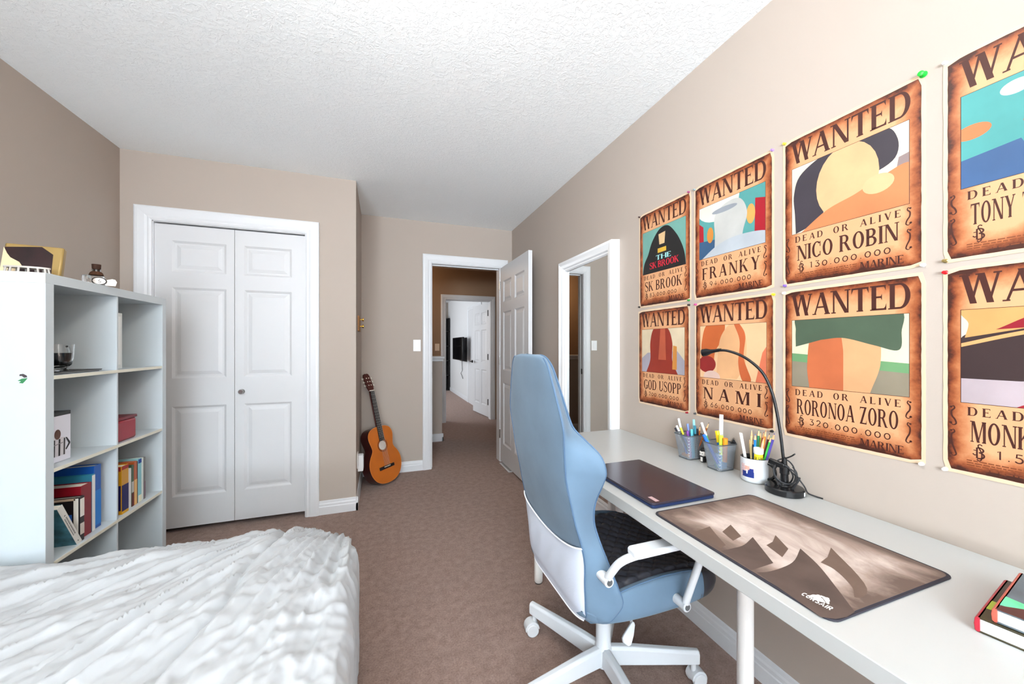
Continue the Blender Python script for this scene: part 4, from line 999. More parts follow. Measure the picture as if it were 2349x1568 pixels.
poster(1.640,Z2_,'GOD USOPP','200.000.000',(226,208,176),[((176,170,180),[(0,0),(1,0),(1,.3),(.85,.5),(.15,.45),(0,.32)]),((156,54,38),smooth([(.12,0),(.22,.3),(.22,.7),(.32,1.02),(.62,1.02),(.74,.7),(.74,.3),(.86,0)])),((198,96,66),[(.42,.30),(.6,.30),(.58,1),(.47,1)]),((218,146,70),[(.74,.1),(.84,.1),(.84,.6),(.76,.62)])],'wanted poster reading 200.000.000, far left of the lower row',5)
poster(1.261,Z2_,'NAMI','66.000.000',(240,196,150),[((206,104,52),smooth([(.02,.35),(.03,.7),(.12,1.02),(.4,1.04),(.38,.75),(.26,.5),(.22,.2),(.1,.2)])),((234,178,128),smooth([(.28,.0),(.30,.4),(.36,.8),(.55,1.04),(.72,.8),(.72,.3),(.6,.02)])),((150,40,38),ell(.12,.26,.15,.16)),((206,104,58),smooth([(.62,1.04),(.72,.8),(.70,.4),(.80,.02),(.68,0),(.62,.3),(.64,.7),(.55,1.02)])),((224,120,86),[(.86,0),(1,0),(1,.6),(.95,.5)]),((230,196,180),ell(.2,.02,.14,.12))],'wanted poster reading 66.000.000 in the lower row, behind the desk lamp head',6)
poster(.882,Z2_,'RORONOA ZORO','320.000.000',(236,224,190),[((112,158,110),[(0,.36),(1,.26),(1,.40),(0,.50)]),((146,136,116),[(0,0),(1,0),(1,.28),(0,.38)]),((206,112,70),smooth([(.18,0),(.16,.35),(.22,.80),(.5,.9),(.5,.4),(.5,0)])),((228,170,122),smooth([(.5,0),(.5,.5),(.5,.9),(.76,.82),(.80,.4),(.72,0)])),((80,98,78),smooth([(.04,.60),(.04,.85),(.07,1.06),(.5,1.1),(.93,1.06),(.95,.78),(.93,.56),(.75,.62),(.5,.72),(.3,.70)]))],'large wanted poster reading 320.000.000 in the lower row, above the mouse mat',7)
poster(.499,Z2_,'MONKEY D LUFFY','1.500.000.000',(232,212,190),[((190,174,178),[(0,0),(1,0),(1,.3),(0,.32)]),((60,44,44),smooth([(0,.26),(0,.70),(.2,.76),(.45,.84),(.62,.8),(.66,.5),(.5,.3),(.3,.26)])),((214,158,96),smooth([(.02,.70),(.04,.85),(.02,1.02),(.5,1.03),(.9,1.02),(.6,.88),(.3,.78)])),((150,26,42),smooth([(.18,.78),(.4,.94),(.75,1.03),(1.05,1.03),(1.05,.92),(.7,.90),(.4,.80)])),((224,166,108),smooth([(0,.64),(.3,.76),(.7,.88),(1.02,.94),(1.02,.90),(.7,.84),(.3,.72),(0,.60)],50)),((214,120,84),smooth([(.52,.30),(.55,.55),(.58,.8),(.8,.86),(1.05,.88),(1.05,.25),(.7,.18)])),((160,30,44),smooth([(.28,0),(.4,.1),(.6,.22),(1.05,.22),(1.05,0)],40))],'wanted poster at the right edge of the photo, lower row, cut off by the frame',8)
# ---- push pins
PINS=[((1467,498),(60,40,40),'dark','top left corner of the 83.000.000 poster'),((1580,440),(150,60,110),'plum','top right corner of the 83.000.000 poster'),
((1580,689),(50,140,60),'green','bottom right corner of the 83.000.000 poster'),((1467,704),(26,24,24),'black','bottom left corner of the 83.000.000 poster'),
((1581,699),(40,34,34),'black','top right corner of the 200.000.000 poster'),((1576,946),(150,30,40),'dark red','bottom right corner of the 200.000.000 poster'),
((1593,435),(130,146,150),'grey','top left corner of the 94.000.000 poster'),((1772,344),(150,120,190),'lilac','top right corner of the 94.000.000 poster'),
((1596,698),(190,60,130),'magenta','top left corner of the 66.000.000 poster'),((1775,675),(214,196,40),'yellow','top right corner of the 66.000.000 poster'),
((1595,948),(70,72,74),'dark grey','bottom left corner of the 66.000.000 poster'),((1771,990),(40,38,38),'black','bottom right corner of the 66.000.000 poster'),
((1800,329),(220,190,60),'small yellow','top left corner of the 130.000.000 poster'),((2124,166),(20,170,50),'bright green','top right corner of the 130.000.000 poster'),
((1801,655),(120,90,170),'purple','bottom left corner of the 130.000.000 poster'),((2120,607),(235,235,232),'clear white','bottom right corner of the 130.000.000 poster'),
((1799,672),(228,228,226),'white','top left corner of the 320.000.000 poster'),((2114,1073),(236,234,230),'white','bottom right corner of the 320.000.000 poster'),
((2168,598),(150,130,80),'brass','bottom left corner of the cut-off upper right poster'),((2168,142),(232,232,230),'white','top left corner of the cut-off upper right poster'),
((2164,625),(190,20,30),'red','top left corner of the cut-off lower right poster'),((2158,1086),(236,236,232),'white','bottom left corner of the cut-off lower right poster')]
for (px,c,cn,wh) in PINS:
    p=onX(px[0],px[1],XR-.003); 
    R=min(RECTS,key=lambda r:max(r[0]-p.y,p.y-r[1],0)+max(r[2]-p.z,p.z-r[3],0)+.3*min(abs(p.y-r[0]),abs(p.y-r[1]))+.3*min(abs(p.z-r[2]),abs(p.z-r[3])))
    p.y=min(max(p.y,R[0]+.004),R[1]-.004); p.z=min(max(p.z,R[2]+.004),R[3]-.004); big=1.35 if cn=='bright green' else .85
    b=MB().lathe((XR,p.y,p.z),[(.0055*big,0),(.0055*big,-.0005),(.0058*big,-.0015),(.0032*big,-.003),(.0030*big,-.008*big),(.0048*big,-.0095*big),(.0046*big,-.011*big),(0,-.0118*big)],16,'x').build('push_pin',mat('pin_%d_%d_%d'%c,c,.3,spec=.5,metal=.6 if cn=='brass' else 0),smooth=True)
    tag(b,'%s push pin at the %s'%(cn,wh.replace(' corner','')),'push pin')
# ================================================================ GUITAR
def guitar():
    up=Vector((-.185,.165,.95)).normalized(); ph=math.radians(45)
    n=Vector((sin(ph),-cos(ph),0)); n=(n-up*n.dot(up)).normalized(); rt=up.cross(n).normalized()
    R=Matrix((rt,up,n)).transposed().to_4x4()
    D=.094
    prof=[(0,0.0),(.035,.002),(.085,.014),(.135,.045),(.168,.095),(.181,.150),(.176,.200),(.155,.245),(.130,.278),(.120,.300),(.121,.325),(.132,.365),(.139,.400),(.134,.435),(.112,.466),(.070,.484),(.027,.489),(0,.489)]
    right=[tuple(p) for p in catmull(prof,60)]; out=right[:-1]+[(-p[0],p[1]) for p in right[::-1][:-1]]
    # floor contact
    test=[R@Vector((p[0],p[1],z)) for p in out for z in (0,-D)]
    zmin=min(t.z for t in test); P0=R@Vector((0,.17,0))
    org=Vector((.031-P0.x,3.425-P0.y,-zmin+.001))
    M=Matrix.Translation(org)@R
    o=thing('acoustic_guitar',org,'orange-topped acoustic guitar with dark sides leaning in the corner by the doorway','guitar')
    mo=mat('spruce_orange',(186,98,26),.28,spec=.5,var=(5,.10),coat=.3); md=mat('dark_rosewood',(52,14,14),.3,spec=.5,coat=.4)
    hb=MB().prism(out,(0,0,-D),(1,0,0),(0,1,0),(0,0,D-.003)).xf(M).build('body',md,o,smooth=True,ang=50)
    # soundboard with a real hole
    N=120; oo=[]
    def ray_out(a):
        d=(cos(a),sin(a)); c=(0,.322); best=None
        for i in range(len(out)):
            p,q=out[i],out[(i+1)%len(out)]
            ex,ey=q[0]-p[0],q[1]-p[1]; den=d[0]*ey-d[1]*ex
            if abs(den)<1e-12: continue
            t=((p[0]-c[0])*ey-(p[1]-c[1])*ex)/den; s=((p[0]-c[0])*d[1]-(p[1]-c[1])*d[0])/den
            if t>0 and -1e-9<=s<=1+1e-9 and (best is None or t<best): best=t
        return (c[0]+d[0]*best,c[1]+d[1]*best)
    inn=[(.043*cos(2*PI*i/N),.322+.043*sin(2*PI*i/N)) for i in range(N)]; ot=[ray_out(2*PI*i/N) for i in range(N)]
    vs=[(p[0],p[1],0) for p in inn]+[(p[0],p[1],0) for p in ot]+[(p[0],p[1],-.003) for p in inn]+[(p[0],p[1],-.003) for p in ot]
    fs=[]
    for i in range(N):
        j=(i+1)%N; fs+=[(i,j,N+j,N+i),(2*N+i,3*N+i,3*N+j,2*N+j),(N+i,N+j,3*N+j,3*N+i),(i,2*N+i,2*N+j,j)]
    MB().add(vs,fs).xf(M).build('soundboard',mo,o)
    MB().prism([(.040*cos(2*PI*i/30),.322+.040*sin(2*PI*i/30)) for i in range(30)],(0,0,-.0028),(1,0,0),(0,1,0),(0,0,.001)).xf(M).build('soundhole_lit_disc',mat('lit_interior_pale',(206,198,190),.6),o)  # pale disc paints the lit interior into the soundhole
    rg=MB()
    for (a,b) in ((.046,.0485),(.051,.056)):
        for q in _ring(0,.322,b,b,b-a,b-a,0,360,40): rg.poly(q,(0,0,.0003),(1,0,0),(0,1,0))
    rg.xf(M).build('rosette',mat('rosette_brown',(96,44,24),.4),o,fixn=False)
    bd=MB().tube([(p[0],p[1],-.001) for p in out+out[:1]],.0017,6,False).xf(M).build('binding',mat('binding_orange',(214,130,60),.35),o,smooth=True)
    # neck, fretboard, head
    m_nk=mat('neck_mahogany',(70,26,18),.4); m_fb=mat('fretboard_black',(26,20,20),.45)
    NB=[(-.027,.445),(.027,.445),(.0225,.815),(-.0225,.815)]
    MB().prism(NB,(0,0,-.014),(1,0,0),(0,1,0),(0,0,.015)).xf(M).build('neck',m_nk,o,bevel=.004)
    MB().box(-.022,.022,.44,.49,-D*.9,-.012).xf(M).build('heel',m_nk,o,bevel=.008)
    MB().prism([(-.0275,.365),(.0275,.365),(.0225,.815),(-.0225,.815)],(0,0,.001),(1,0,0),(0,1,0),(0,0,.006)).xf(M).build('fretboard',m_fb,o)
    L=.65; nut=.815
    for k in range(1,19):
        y=nut-L*(1-2**(-k/12)); 
        if y<.37: break
        w=.0225+(.0275-.0225)*(nut-y)/.45
        MB().box(-w,w,y-.0008,y+.0008,.007,.0082).xf(M).build('fret',mat('fret_silver',(176,176,172),.3,metal=.8),o)
    MB().box(-.0232,.0232,.813,.820,.0,.0105).xf(M).build('nut',mat('bone_white',(232,226,214),.4),o)
    hp=[(-.0235,.820),(.0235,.820),(.034,.850),(.034,.955),(.026,.975),(.012,.982),(0,.978),(-.012,.982),(-.026,.975),(-.034,.955),(-.034,.850)]
    Mh=M@Matrix.Translation((0,.82,0))@Matrix.Rotation(math.radians(-12),4,'X')@Matrix.Translation((0,-.82,0))
    hd=MB().prism(hp,(0,0,-.014),(1,0,0),(0,1,0),(0,0,.017)).xf(Mh).build('headstock',m_nk,o,bevel=.002)
    for s in (-1,1):
        for k in range(3):
            y=.868+k*.034
            t=MB().cyl((s*.013,y,.002),(s*.013,y,.006),.0045,12).xf(Mh).build('string_post',mat('bone_white2',(226,220,206),.4),hd,smooth=True)
            t=MB().cyl((s*.034,y,-.006),(s*.046,y,-.006),.0025,8).sphere((s*.052,y,-.006),.008,12,8,(.75,1,.6)).xf(Mh).build('tuning_peg',mat('pearl_button',(216,212,200),.25),hd,smooth=True)
    br=MB().box(-.085,.085,.120,.146,.0,.008).xf(M).build('bridge',mat('bridge_black',(24,16,16),.4),o,bevel=.002)
    MB().box(-.036,.036,.136,.1395,.008,.0115).xf(M).build('saddle',mat('bone_white',(232,226,214),.4),br)
    for k in range(6):
        xb,xn=-.029+k*.0116,-.0185+k*.0074
        MB().tube([(xb,.128,.0095),(xb,.1378,.0118),(xn,.8165,.0109)],.0006 if k<3 else .0008,5).xf(M).build('string',mat('string_silver',(190,188,182),.3,metal=.5),o)
guitar()
# ================================================================ THINGS ON THE DESK
DZT=DT+.0004
# laptop
o=thing('laptop',(.868,1.058,DZT),'closed dark navy laptop on the desk beside the chair back','laptop')
def rr(x0,x1,y0,y1,r,n=5):
    P=[]
    for (cx,cy,a) in ((x1-r,y1-r,0),(x0+r,y1-r,90),(x0+r,y0+r,180),(x1-r,y0+r,270)):
        for i in range(n+1): t=math.radians(a+90*i/n); P.append((cx+r*cos(t),cy+r*sin(t)))
    return P
MB().prism(rr(.748,.989,.878,1.238,.010),(0,0,DZT+.001),(1,0,0),(0,1,0),(0,0,.0095)).build('base',mat('navy_metal',(34,48,84),.35,metal=.4),o,bevel=.002)
MB().prism(rr(.746,.990,.876,1.240,.010),(0,0,DZT+.0115),(1,0,0),(0,1,0),(0,0,.0065)).build('lid',mat('lid_metal',(64,58,70),.2,metal=.55,spec=.5),o,bevel=.0015)
MB().box(.765,.779,.886,.920,DZT+.018,DZT+.0184).build('maker_label',mat('pinkish_label',(180,150,150),.4),o)
for x in (.77,.965):
    for y in (.9,1.21): MB().cyl((x,y,DZT),(x,y,DZT+.0012),.006,12).build('rubber_foot',m_blk,o)
# desk mat
P4=[onZ(1500,1174,.738),onZ(1718,1128,.738),onZ(2181,1313,.738),onZ(1930,1426,.738)]
x0,x1=.732,1.121; y0,y1=.412,.860
o=thing('desk_mat',((x0+x1)/2,(y0+y1)/2,DZT),'large brown smoky gaming mouse mat with black edge on the desk','mouse mat')
MB().prism(rr(x0,x1,y0,y1,.020),(0,0,DZT),(1,0,0),(0,1,0),(0,0,.003)).build('mat_edge',mat('mat_black_edge',(44,42,50),.8),o,bevel=.0008)
def smoke():
    m=bpy.data.materials.new('smoky_mat_print'); m.use_nodes=True; nt=m.node_tree; b=nt.nodes['Principled BSDF']; L=nt.links.new
    b.inputs['Roughness'].default_value=.7; b.inputs['Specular IOR Level'].default_value=.25
    tc=nt.nodes.new('ShaderNodeTexCoord')
    mp=nt.nodes.new('ShaderNodeMapping'); mp.inputs['Scale'].default_value=(4.5,2.2,1); mp.inputs['Rotation'].default_value=(0,0,.5); L(tc.outputs['Object'],mp.inputs['Vector'])
    n=nt.nodes.new('ShaderNodeTexNoise'); n.inputs['Scale'].default_value=2.4; n.inputs['Detail'].default_value=8; n.inputs['Roughness'].default_value=.62; n.inputs['Distortion'].default_value=1.2; L(mp.outputs[0],n.inputs['Vector'])
    sp=nt.nodes.new('ShaderNodeSeparateXYZ'); L(tc.outputs['Object'],sp.inputs[0])
    def M(op,a,b_):
        q=nt.nodes.new('ShaderNodeMath'); q.operation=op
        for i,v in enumerate((a,b_)):
            if isinstance(v,(int,float)): q.inputs[i].default_value=v
            else: L(v,q.inputs[i])
        return q.outputs[0]
    ex=M('SUBTRACT',.195,M('ABSOLUTE',sp.outputs['X'],0)); ey=M('SUBTRACT',.225,M('ABSOLUTE',sp.outputs['Y'],0))
    e=M('MINIMUM',M('MULTIPLY',M('MINIMUM',ex,ey),5.5),.55)
    f=M('ADD',M('MULTIPLY',n.outputs['Fac'],.95),M('SUBTRACT',e,.42))
    r=nt.nodes.new('ShaderNodeValToRGB'); E_=r.color_ramp.elements
    E_[0].position=.12; E_[0].color=lin((96,80,72)); E_[1].position=.72; E_[1].color=lin((194,180,172))
    q=E_.new(.42); q.color=lin((146,128,118))
    L(f,r.inputs['Fac']); L(r.outputs['Color'],b.inputs['Base Color']); return m
MB().prism(rr(x0+.006,x1-.006,y0+.006,y1-.006,.016),(0,0,DZT+.0029),(1,0,0),(0,1,0),(0,0,.0004)).build('mat_print',smoke(),o,loc=((x0+x1)/2,(y0+y1)/2,DZT))
MT=DZT+.0034
def zz(x,y): p=onZ(1480+x/2.703,1100+y/2.703,MT); return (p.x,p.y)
m_sh=mat('mat_dark_brown',(78,64,58),.7,var=(14,.22)); m_sh2=mat('mat_mid_brown',(96,78,68),.7,var=(14,.12))
def shard(pts,m,k): MB().poly([zz(*p) for p in pts],(0,0,MT+.00008*k),(1,0,0),(0,1,0)).build('print_shape',m,o,fixn=False)
def cm(*p,n=14): return [tuple(q) for q in catmull(list(p),n)]
shard(cm((962,425),(925,500),(860,540),(760,570),(690,572))+[(1090,850),(1180,862),(1250,850),(1300,818)]+cm((1300,818),(1180,660),(1075,530),(962,425)),m_sh,1)
shard(cm((667,355),(610,405),(540,425),(470,440))+[(660,560)]+[(795,516)],m_sh,2)
shard([(530,278),(596,350),(545,378),(478,322)],m_sh2,3)
shard([(808,343),(888,428),(850,480),(752,405),(790,385)],m_sh2,4)
shard(cm((1152,420),(1200,470),(1300,570),(1370,660),(1372,710),(1330,732),(1297,728))+cm((1297,728),(1280,660),(1180,560),(1088,512))+[(1130,480)],m_sh2,5)
shard([(285,330),(400,290),(445,345),(500,405),(470,425)],m_sh2,6)
# maker's mark: white sails and lettering along the front edge
mw=mat('mat_white_print',(236,232,228),.6)
sail=MB()
for pts in ([(1008,722),(1040,712),(1070,716),(1100,738),(1120,765),(1085,757),(1040,742)],[(1062,712),(1078,714),(1098,728),(1084,730)],[(1086,716),(1118,728),(1142,750),(1142,772),(1128,770),(1108,742)],[(1122,728),(1140,735),(1147,756),(1140,750)]):
    sail.poly([zz(*p) for p in pts],(0,0,MT+.0006),(1,0,0),(0,1,0))
sail.build('sail_emblem',mw,o,fixn=False)
def sans(c):
    w=.20; R=lambda cx,cy,rx,ry,a,b,n=14:[(cx+rx*cos(math.radians(a+(b-a)*i/n)),cy+ry*sin(math.radians(a+(b-a)*i/n))) for i in range(n+1)]
    if c=='C': return .8,_stroke(R(.42,.5,.30,.40,50,310),w)
    if c=='O': return .9,_stroke(R(.42,.5,.30,.40,0,360),w)
    if c=='R': return .85,_stroke([(.12,0),(.12,.9),(.5,.9)],w)+_stroke(R(.46,.68,.20,.22,90,-90)+[(.12,.46)],w)+_stroke([(.4,.46),(.68,0)],w)
    if c=='S': return .8,_stroke([tuple(q) for q in catmull([(.66,.84),(.3,.92),(.16,.7),(.4,.52),(.62,.32),(.5,.08),(.1,.14)],18)],w)
    if c=='A': return .9,_stroke([(.06,0),(.42,.92),(.78,0)],w)+_stroke([(.22,.3),(.62,.3)],w*.7)
    if c=='I': return .36,_stroke([(.16,0),(.16,.95)],w)
    if c=='U': return .85,_stroke([(.14,.95),(.14,.35)]+R(.41,.35,.27,.28,180,360)+[(.68,.95)],w)
    if c=='H': return .85,_stroke([(.14,0),(.14,.95)],w)+_stroke([(.68,0),(.68,.95)],w)+_stroke([(.14,.48),(.68,.48)],w)
    return .3,[]
a=Vector((*zz(962,712),0)); b=Vector((*zz(1150,812),0)); u=(b-a).normalized(); v=Vector((-u.y,u.x,0))
letter_mesh(layout('CORSAIR',sans,0,(b-a).length,0,.0135,.02),Vector((a.x,a.y,MT+.0006)),u,v,(0,0,1),0).build('mark_lettering',mw,o,fixn=False)
# desk lamp
LX,LY=1.243,.838
o=thing('desk_lamp',(LX,LY,DZT),'black gooseneck desk lamp with round base and coiled cable','desk lamp')
m_lb=mat('gloss_black',(20,20,22),.18,spec=.5)
MB().lathe((LX,LY,DZT),[(.052,0),(.054,.002),(.054,.018),(.051,.0215),(.020,.024),(.012,.034),(.011,.06),(.0135,.062),(.0135,.085),(.008,.090),(.0065,.115)],44).build('base',m_lb,o,smooth=True,ang=35)
st_=onZ(1833,1138,DZT); d=Vector((-.30,-.954,0)); 
ang=math.atan2(st_.y-LY,st_.x-LX)
sv=MB(); vs=[]
for k in range(5):
    t=ang-.10+.05*k
    for zq in (.004,.0165): vs.append((LX+.0545*cos(t),LY+.0545*sin(t),DZT+zq))
sv.add(vs,[(2*k,2*k+2,2*k+3,2*k+1) for k in range(4)]).build('rating_label',mat('label_paper',(228,230,230),.5),o,fixn=False)
neck=[onX(*q) for q in ((1796,1043,1.240),(1791,1000,1.237),(1782,945,1.232),(1771,900,1.224),(1753,860,1.212),(1730,835,1.198),(1700,815,1.183),(1668,804,1.168),(1647,803,1.158))]
neck=[Vector((LX,LY,DZT+.085))]+neck
MB().tube(catmull(neck,60),.0046,12).build('gooseneck',mat('satin_black',(26,26,28),.35),o,smooth=True)
h0=neck[-1]; h1=onX(1612,809,1.146); dd=(h1-h0).normalized()
M3=dd.to_track_quat('Z','Y').to_matrix(); HL=(h1-h0).length
hdm=MB().lathe(h0,[(.0048,-.012),(.0062,-.002),(.0060,.010),(.008,HL*.45),(.0135,HL*.72),(.0145,HL*.98),(.0125,HL)],28,'z',M3).build('lamp_head',m_lb,o,smooth=True,ang=50)
MB().lathe(h0,[(.0118,HL+.0004),(0,HL+.002)],24,'z',M3).build('led_lens',mat('led_lens',(190,200,208),.1,spec=.7),hdm,smooth=True)
# switch block and coiled cable
ca=onX(1766,1053,1.225); cb=onX(1798,1066,1.236); 
u=(cb-ca).normalized(); n=u.cross(Vector((0,0,1))).normalized()
o2=thing('lamp_cable',(LX,LY,.8),'black inline switch and looped cable hanging on the desk lamp stem','lamp cable')
MB().obox((ca+cb)/2+Vector((0,0,-.004)),u,n.cross(u),n,((cb-ca).length/2+.003,.009,.008)).build('switch_box',m_lb,o2,bevel=.004,seg=3)
def loop(cx,cy,cz,rx,rz,yaw,tilt,n=34,turn=1.0,ph=0):
    P=[]
    for i in range(n+1):
        t=ph+2*PI*turn*i/n; x=rx*cos(t); z=rz*sin(t); P.append(Vector((cx+x*cos(yaw)-sin(yaw)*z*tilt,cy+x*sin(yaw)+cos(yaw)*z*tilt,cz+z)))
    return P
cm_=mat('cable_black',(34,34,36),.5)
Lp=loop(LX,LY,.800,.030,.042,-.7,.25)+loop(LX+.002,LY+.004,.793,.024,.034,-1.1,-.4,ph=.2)+loop(LX-.002,LY-.004,.80,.036,.030,-.4,.5,ph=1)
MB().tube(catmull(Lp[::3],140),.0022,8).build('cable_coil',cm_,o2,smooth=True)
q=[Vector((LX,LY,.845)),onX(1815,1046,1.225),onX(1823,1041,1.21)]
MB().tube(catmull(q,14),.0022,8).build('cable_end',cm_,o2,smooth=True)
MB().tube(catmull([Vector((LX,LY-.002,.82)),onX(1820,1080,1.25),onX(1834,1100,1.255),onX(1845,1115,1.26),onX(1853,1130,1.27),Vector((1.292,LY-.06,.7395)),Vector((1.297,LY-.08,.7385))],40),.0022,8).build('supply_cable',cm_,o2,smooth=True)
MB().tube(catmull([onX(1812,1128,1.235),onX(1826,1110,1.235),onX(1834,1096,1.24),onX(1829,1106,1.24),onX(1817,1118,1.24)],24),.003,8).build('cable_tie',cm_,o2,smooth=True)
# mesh pen cups
def meshmat():
    m=mat('grey_wire_mesh',(150,156,162),.45,metal=.3)
    nt=m.node_tree; b=nt.nodes['Principled BSDF']; L=nt.links.new
    tc=nt.nodes.new('ShaderNodeTexCoord'); sp=nt.nodes.new('ShaderNodeSeparateXYZ'); L(tc.outputs['Object'],sp.inputs[0])
    def M(op,a,b_=0.0):
        q=nt.nodes.new('ShaderNodeMath'); q.operation=op
        for i,v in enumerate((a,b_)):
            if isinstance(v,(int,float)): q.inputs[i].default_value=v
            else: L(v,q.inputs[i])
        return q.outputs[0]
    s=M('ADD',sp.outputs['X'],sp.outputs['Y'])
    w=lambda v:M('GREATER_THAN',M('SINE',M('MULTIPLY',v,2600.0)),.42)
    L(M('MAXIMUM',w(s),w(sp.outputs['Z'])),b.inputs['Alpha'])
    return m
m_wm=meshmat()
def cup(b,r,label):   # base and rim rectangles
    o=thing('pen_cup',((b[0]+b[1])/2,(b[2]+b[3])/2,DZT),label,'pen cup')
    n=6; B_=rr(*b,.012,n); R_=rr(*r,.014,n); k=len(B_); h=.101
    vs=[(p[0],p[1],DZT+.001) for p in B_]+[(p[0],p[1],DZT+h) for p in R_]
    MB().add(vs,[(i,(i+1)%k,(i+1)%k+k,i+k) for i in range(k)]+[tuple(range(k-1,-1,-1))]).build('mesh_wall',m_wm,o,smooth=True,fixn=False)
    ms=mat('cup_rim_grey',(96,100,104),.35,metal=.5)
    MB().tube([(p[0],p[1],DZT+h) for p in R_+R_[:1]],.0022,8,False).build('rim',ms,o,smooth=True)
    MB().tube([(p[0],p[1],DZT+.0025) for p in B_+B_[:1]],.0022,8,False).build('base_rim',ms,o,smooth=True)
c1=cup((1.214,1.289,1.206,1.268),(1.203,1.297,1.197,1.284),'grey wire mesh pen cup, the farther of the two on the desk')
c2=cup((1.213,1.288,1.056,1.118),(1.203,1.297,1.047,1.134),'nearer of the two grey mesh pen cups, holding ruler and highlighters')
def pen(name,base,top,r,body,cap,label,cat,group,capf=.25,tip=None,hexa=False):
    base,top=Vector(base),Vector(top); n=6 if hexa else 12
    o=thing(name,base,label,cat,group)
    q=base+(top-base)*(1-capf)
    MB().cyl(base,q,r,n).build('barrel',mat('pen_%d_%d_%d'%body,body,.35),o,smooth=not hexa)
    if tip:
        w=q+(top-q)*.75
        MB().cyl(q,w,r,n,r*.35).build('sharpened_wood',mat('pencil_wood',(214,176,128),.7),o,smooth=True)
        MB().cyl(w,top,r*.35,8,r*.05).build('lead',mat('pen_%d_%d_%d'%tip,tip,.5),o,smooth=True)
    else: MB().cyl(q,top,r*1.08,n).build('cap',mat('pen_%d_%d_%d'%cap,cap,.35),o,smooth=True)
S=lambda x,y:(1520+x/5.6,900+y/5.6)
GP='pens in the farther mesh cup'; GN='pens and tools in the nearer mesh cup'; GM='coloured pencils in the white mug'
def tp(x,y,X): return onX(*S(x,y),X)
zb=DZT+.004
for (bx_,by_,tx,ty,X,r,b,c,lb) in (
 (1.235,1.235,205,335,1.27,.0045,(30,80,170),(226,230,238),'blue ballpoint leaning left, tallest on the left of the farther cup'),
 (1.245,1.225,180,425,1.245,.0042,(36,40,60),(220,220,224),'dark pen with pale cap at the far left of the farther cup'),
 (1.250,1.240,160,455,1.255,.0040,(228,228,230),(40,44,60),'white pen with dark cap at the left edge of the farther cup'),
 (1.25,1.225,232,450,1.25,.0045,(40,80,160),(206,200,60),'blue pen with yellow cap in the farther cup'),
 (1.255,1.228,320,400,1.26,.0045,(60,90,170),(110,130,190),'light blue gel pen in the middle of the farther cup'),
 (1.24,1.222,318,490,1.235,.0050,(110,50,120),(120,60,140),'short purple pen in the farther cup'),
 (1.262,1.222,400,345,1.26,.0045,(60,170,190),(140,200,210),'tall teal pen leaning right in the farther cup'),
 (1.245,1.215,372,470,1.24,.0045,(40,150,190),(100,190,210),'short turquoise pen in the farther cup'),
 (1.262,1.215,415,425,1.25,.0042,(30,34,40),(60,130,150),'black pen with blue-green clip in the farther cup'),
 (1.27,1.215,438,465,1.26,.0055,(30,28,32),(40,38,44),'thick black marker in the farther cup')):
    pen('pen',(bx_,by_,zb),tp(tx,ty,X),r,b,c,lb,'pen',GP)
pen('pencil',(1.265,1.225,zb),tp(598,380,1.275),.0036,(150,84,40),(0,0,0),'brown wooden pencil leaning right between the two cups','pencil',GP,capf=.16,tip=(40,30,30),hexa=True)
pen('pencil',(1.275,1.220,zb),tp(480,420,1.27),.0036,(176,96,48),(0,0,0),'orange-brown pencil standing at the right of the farther cup','pencil',GP,capf=.16,tip=(40,30,30),hexa=True)
pen('correction_pen',(1.235,1.085,zb),tp(500,385,1.24),.0042,(70,150,80),(232,234,236),'green and white pen leaning left in the nearer cup','pen',GN,capf=.30)
pen('marker',(1.225,1.075,zb+.02),tp(528,540,1.22),.0060,(20,80,180),(30,100,200),'broad blue marker leaning over the left rim of the nearer cup','marker',GN)
r_=tag(MB().prism([(-.007,0),(.007,0),(.007,.205),(-.007,.205)],(1.262,1.096,zb),(.4,-.916,.0),(0,-.02,1),(.0016,.0007,0)).build('ruler',mat('ruler_white',(200,202,206),.3)),'white ruler standing tall in the nearer mesh cup','ruler',GN)
rt=MB()
for k in range(34): rt.prism([(.001,.02+k*.0053),(.0055 if k%5==0 else .0035,.02+k*.0053),(.0055 if k%5==0 else .0035,.0207+k*.0053),(.001,.0207+k*.0053)],(1.2619,1.0955,zb),(.4,-.916,.0),(0,-.02,1),(-.0003,-.0002,0))
rt.build('graduations',mat('ruler_ink',(60,60,70),.5),r_)
for (bx_,by_,tx,ty,X,r,b,c,lb) in ((1.25,1.080,700,490,1.255,.0075,(30,110,190),(236,200,30),'highlighter with blue body and yellow cap in the nearer cup'),
 (1.24,1.072,750,550,1.24,.0075,(200,226,40),(196,226,60),'lime highlighter in the middle of the nearer cup'),
 (1.245,1.062,805,588,1.24,.0085,(206,120,30),(214,134,34),'stubby orange highlighter in the nearer cup')):
    pen('highlighter',(bx_,by_,zb+.03),tp(tx,ty,X),r,b,c,lb,'highlighter',GN,capf=.4)
o=thing('binder_clip',(1.285,1.06,.845),'small black binder clip on the right rim of the nearer cup','clip',GN)
MB().prism([(-.011,0),(.011,0),(.002,.016),(-.002,.016)],tp(915,640,1.288)+Vector((0,0,-.006)),(.7,-.7,0),(0,0,1),(.013,.013,0)).build('clip_body',m_lb,o,bevel=.001)
MB().tube([tp(905,600,1.288)+Vector((0,0,.002)),tp(900,588,1.29),tp(918,584,1.292),tp(930,602,1.29)],.0011,6).build('clip_wire',m_steel,o,smooth=True)
o=tag(MB().box(1.228,1.272,1.225,1.262,zb,zb+.012).build('eraser',mat('tan_rubber',(200,140,90),.8),bevel=.002),'tan eraser lying in the bottom of the farther mesh cup','eraser')
o=tag(MB().box(1.232,1.262,1.066,1.098,zb,zb+.055).build('refill_pack',mat('pack_blue',(96,150,200),.4),bevel=.002),'pale blue refill pack inside the nearer mesh cup','pack')
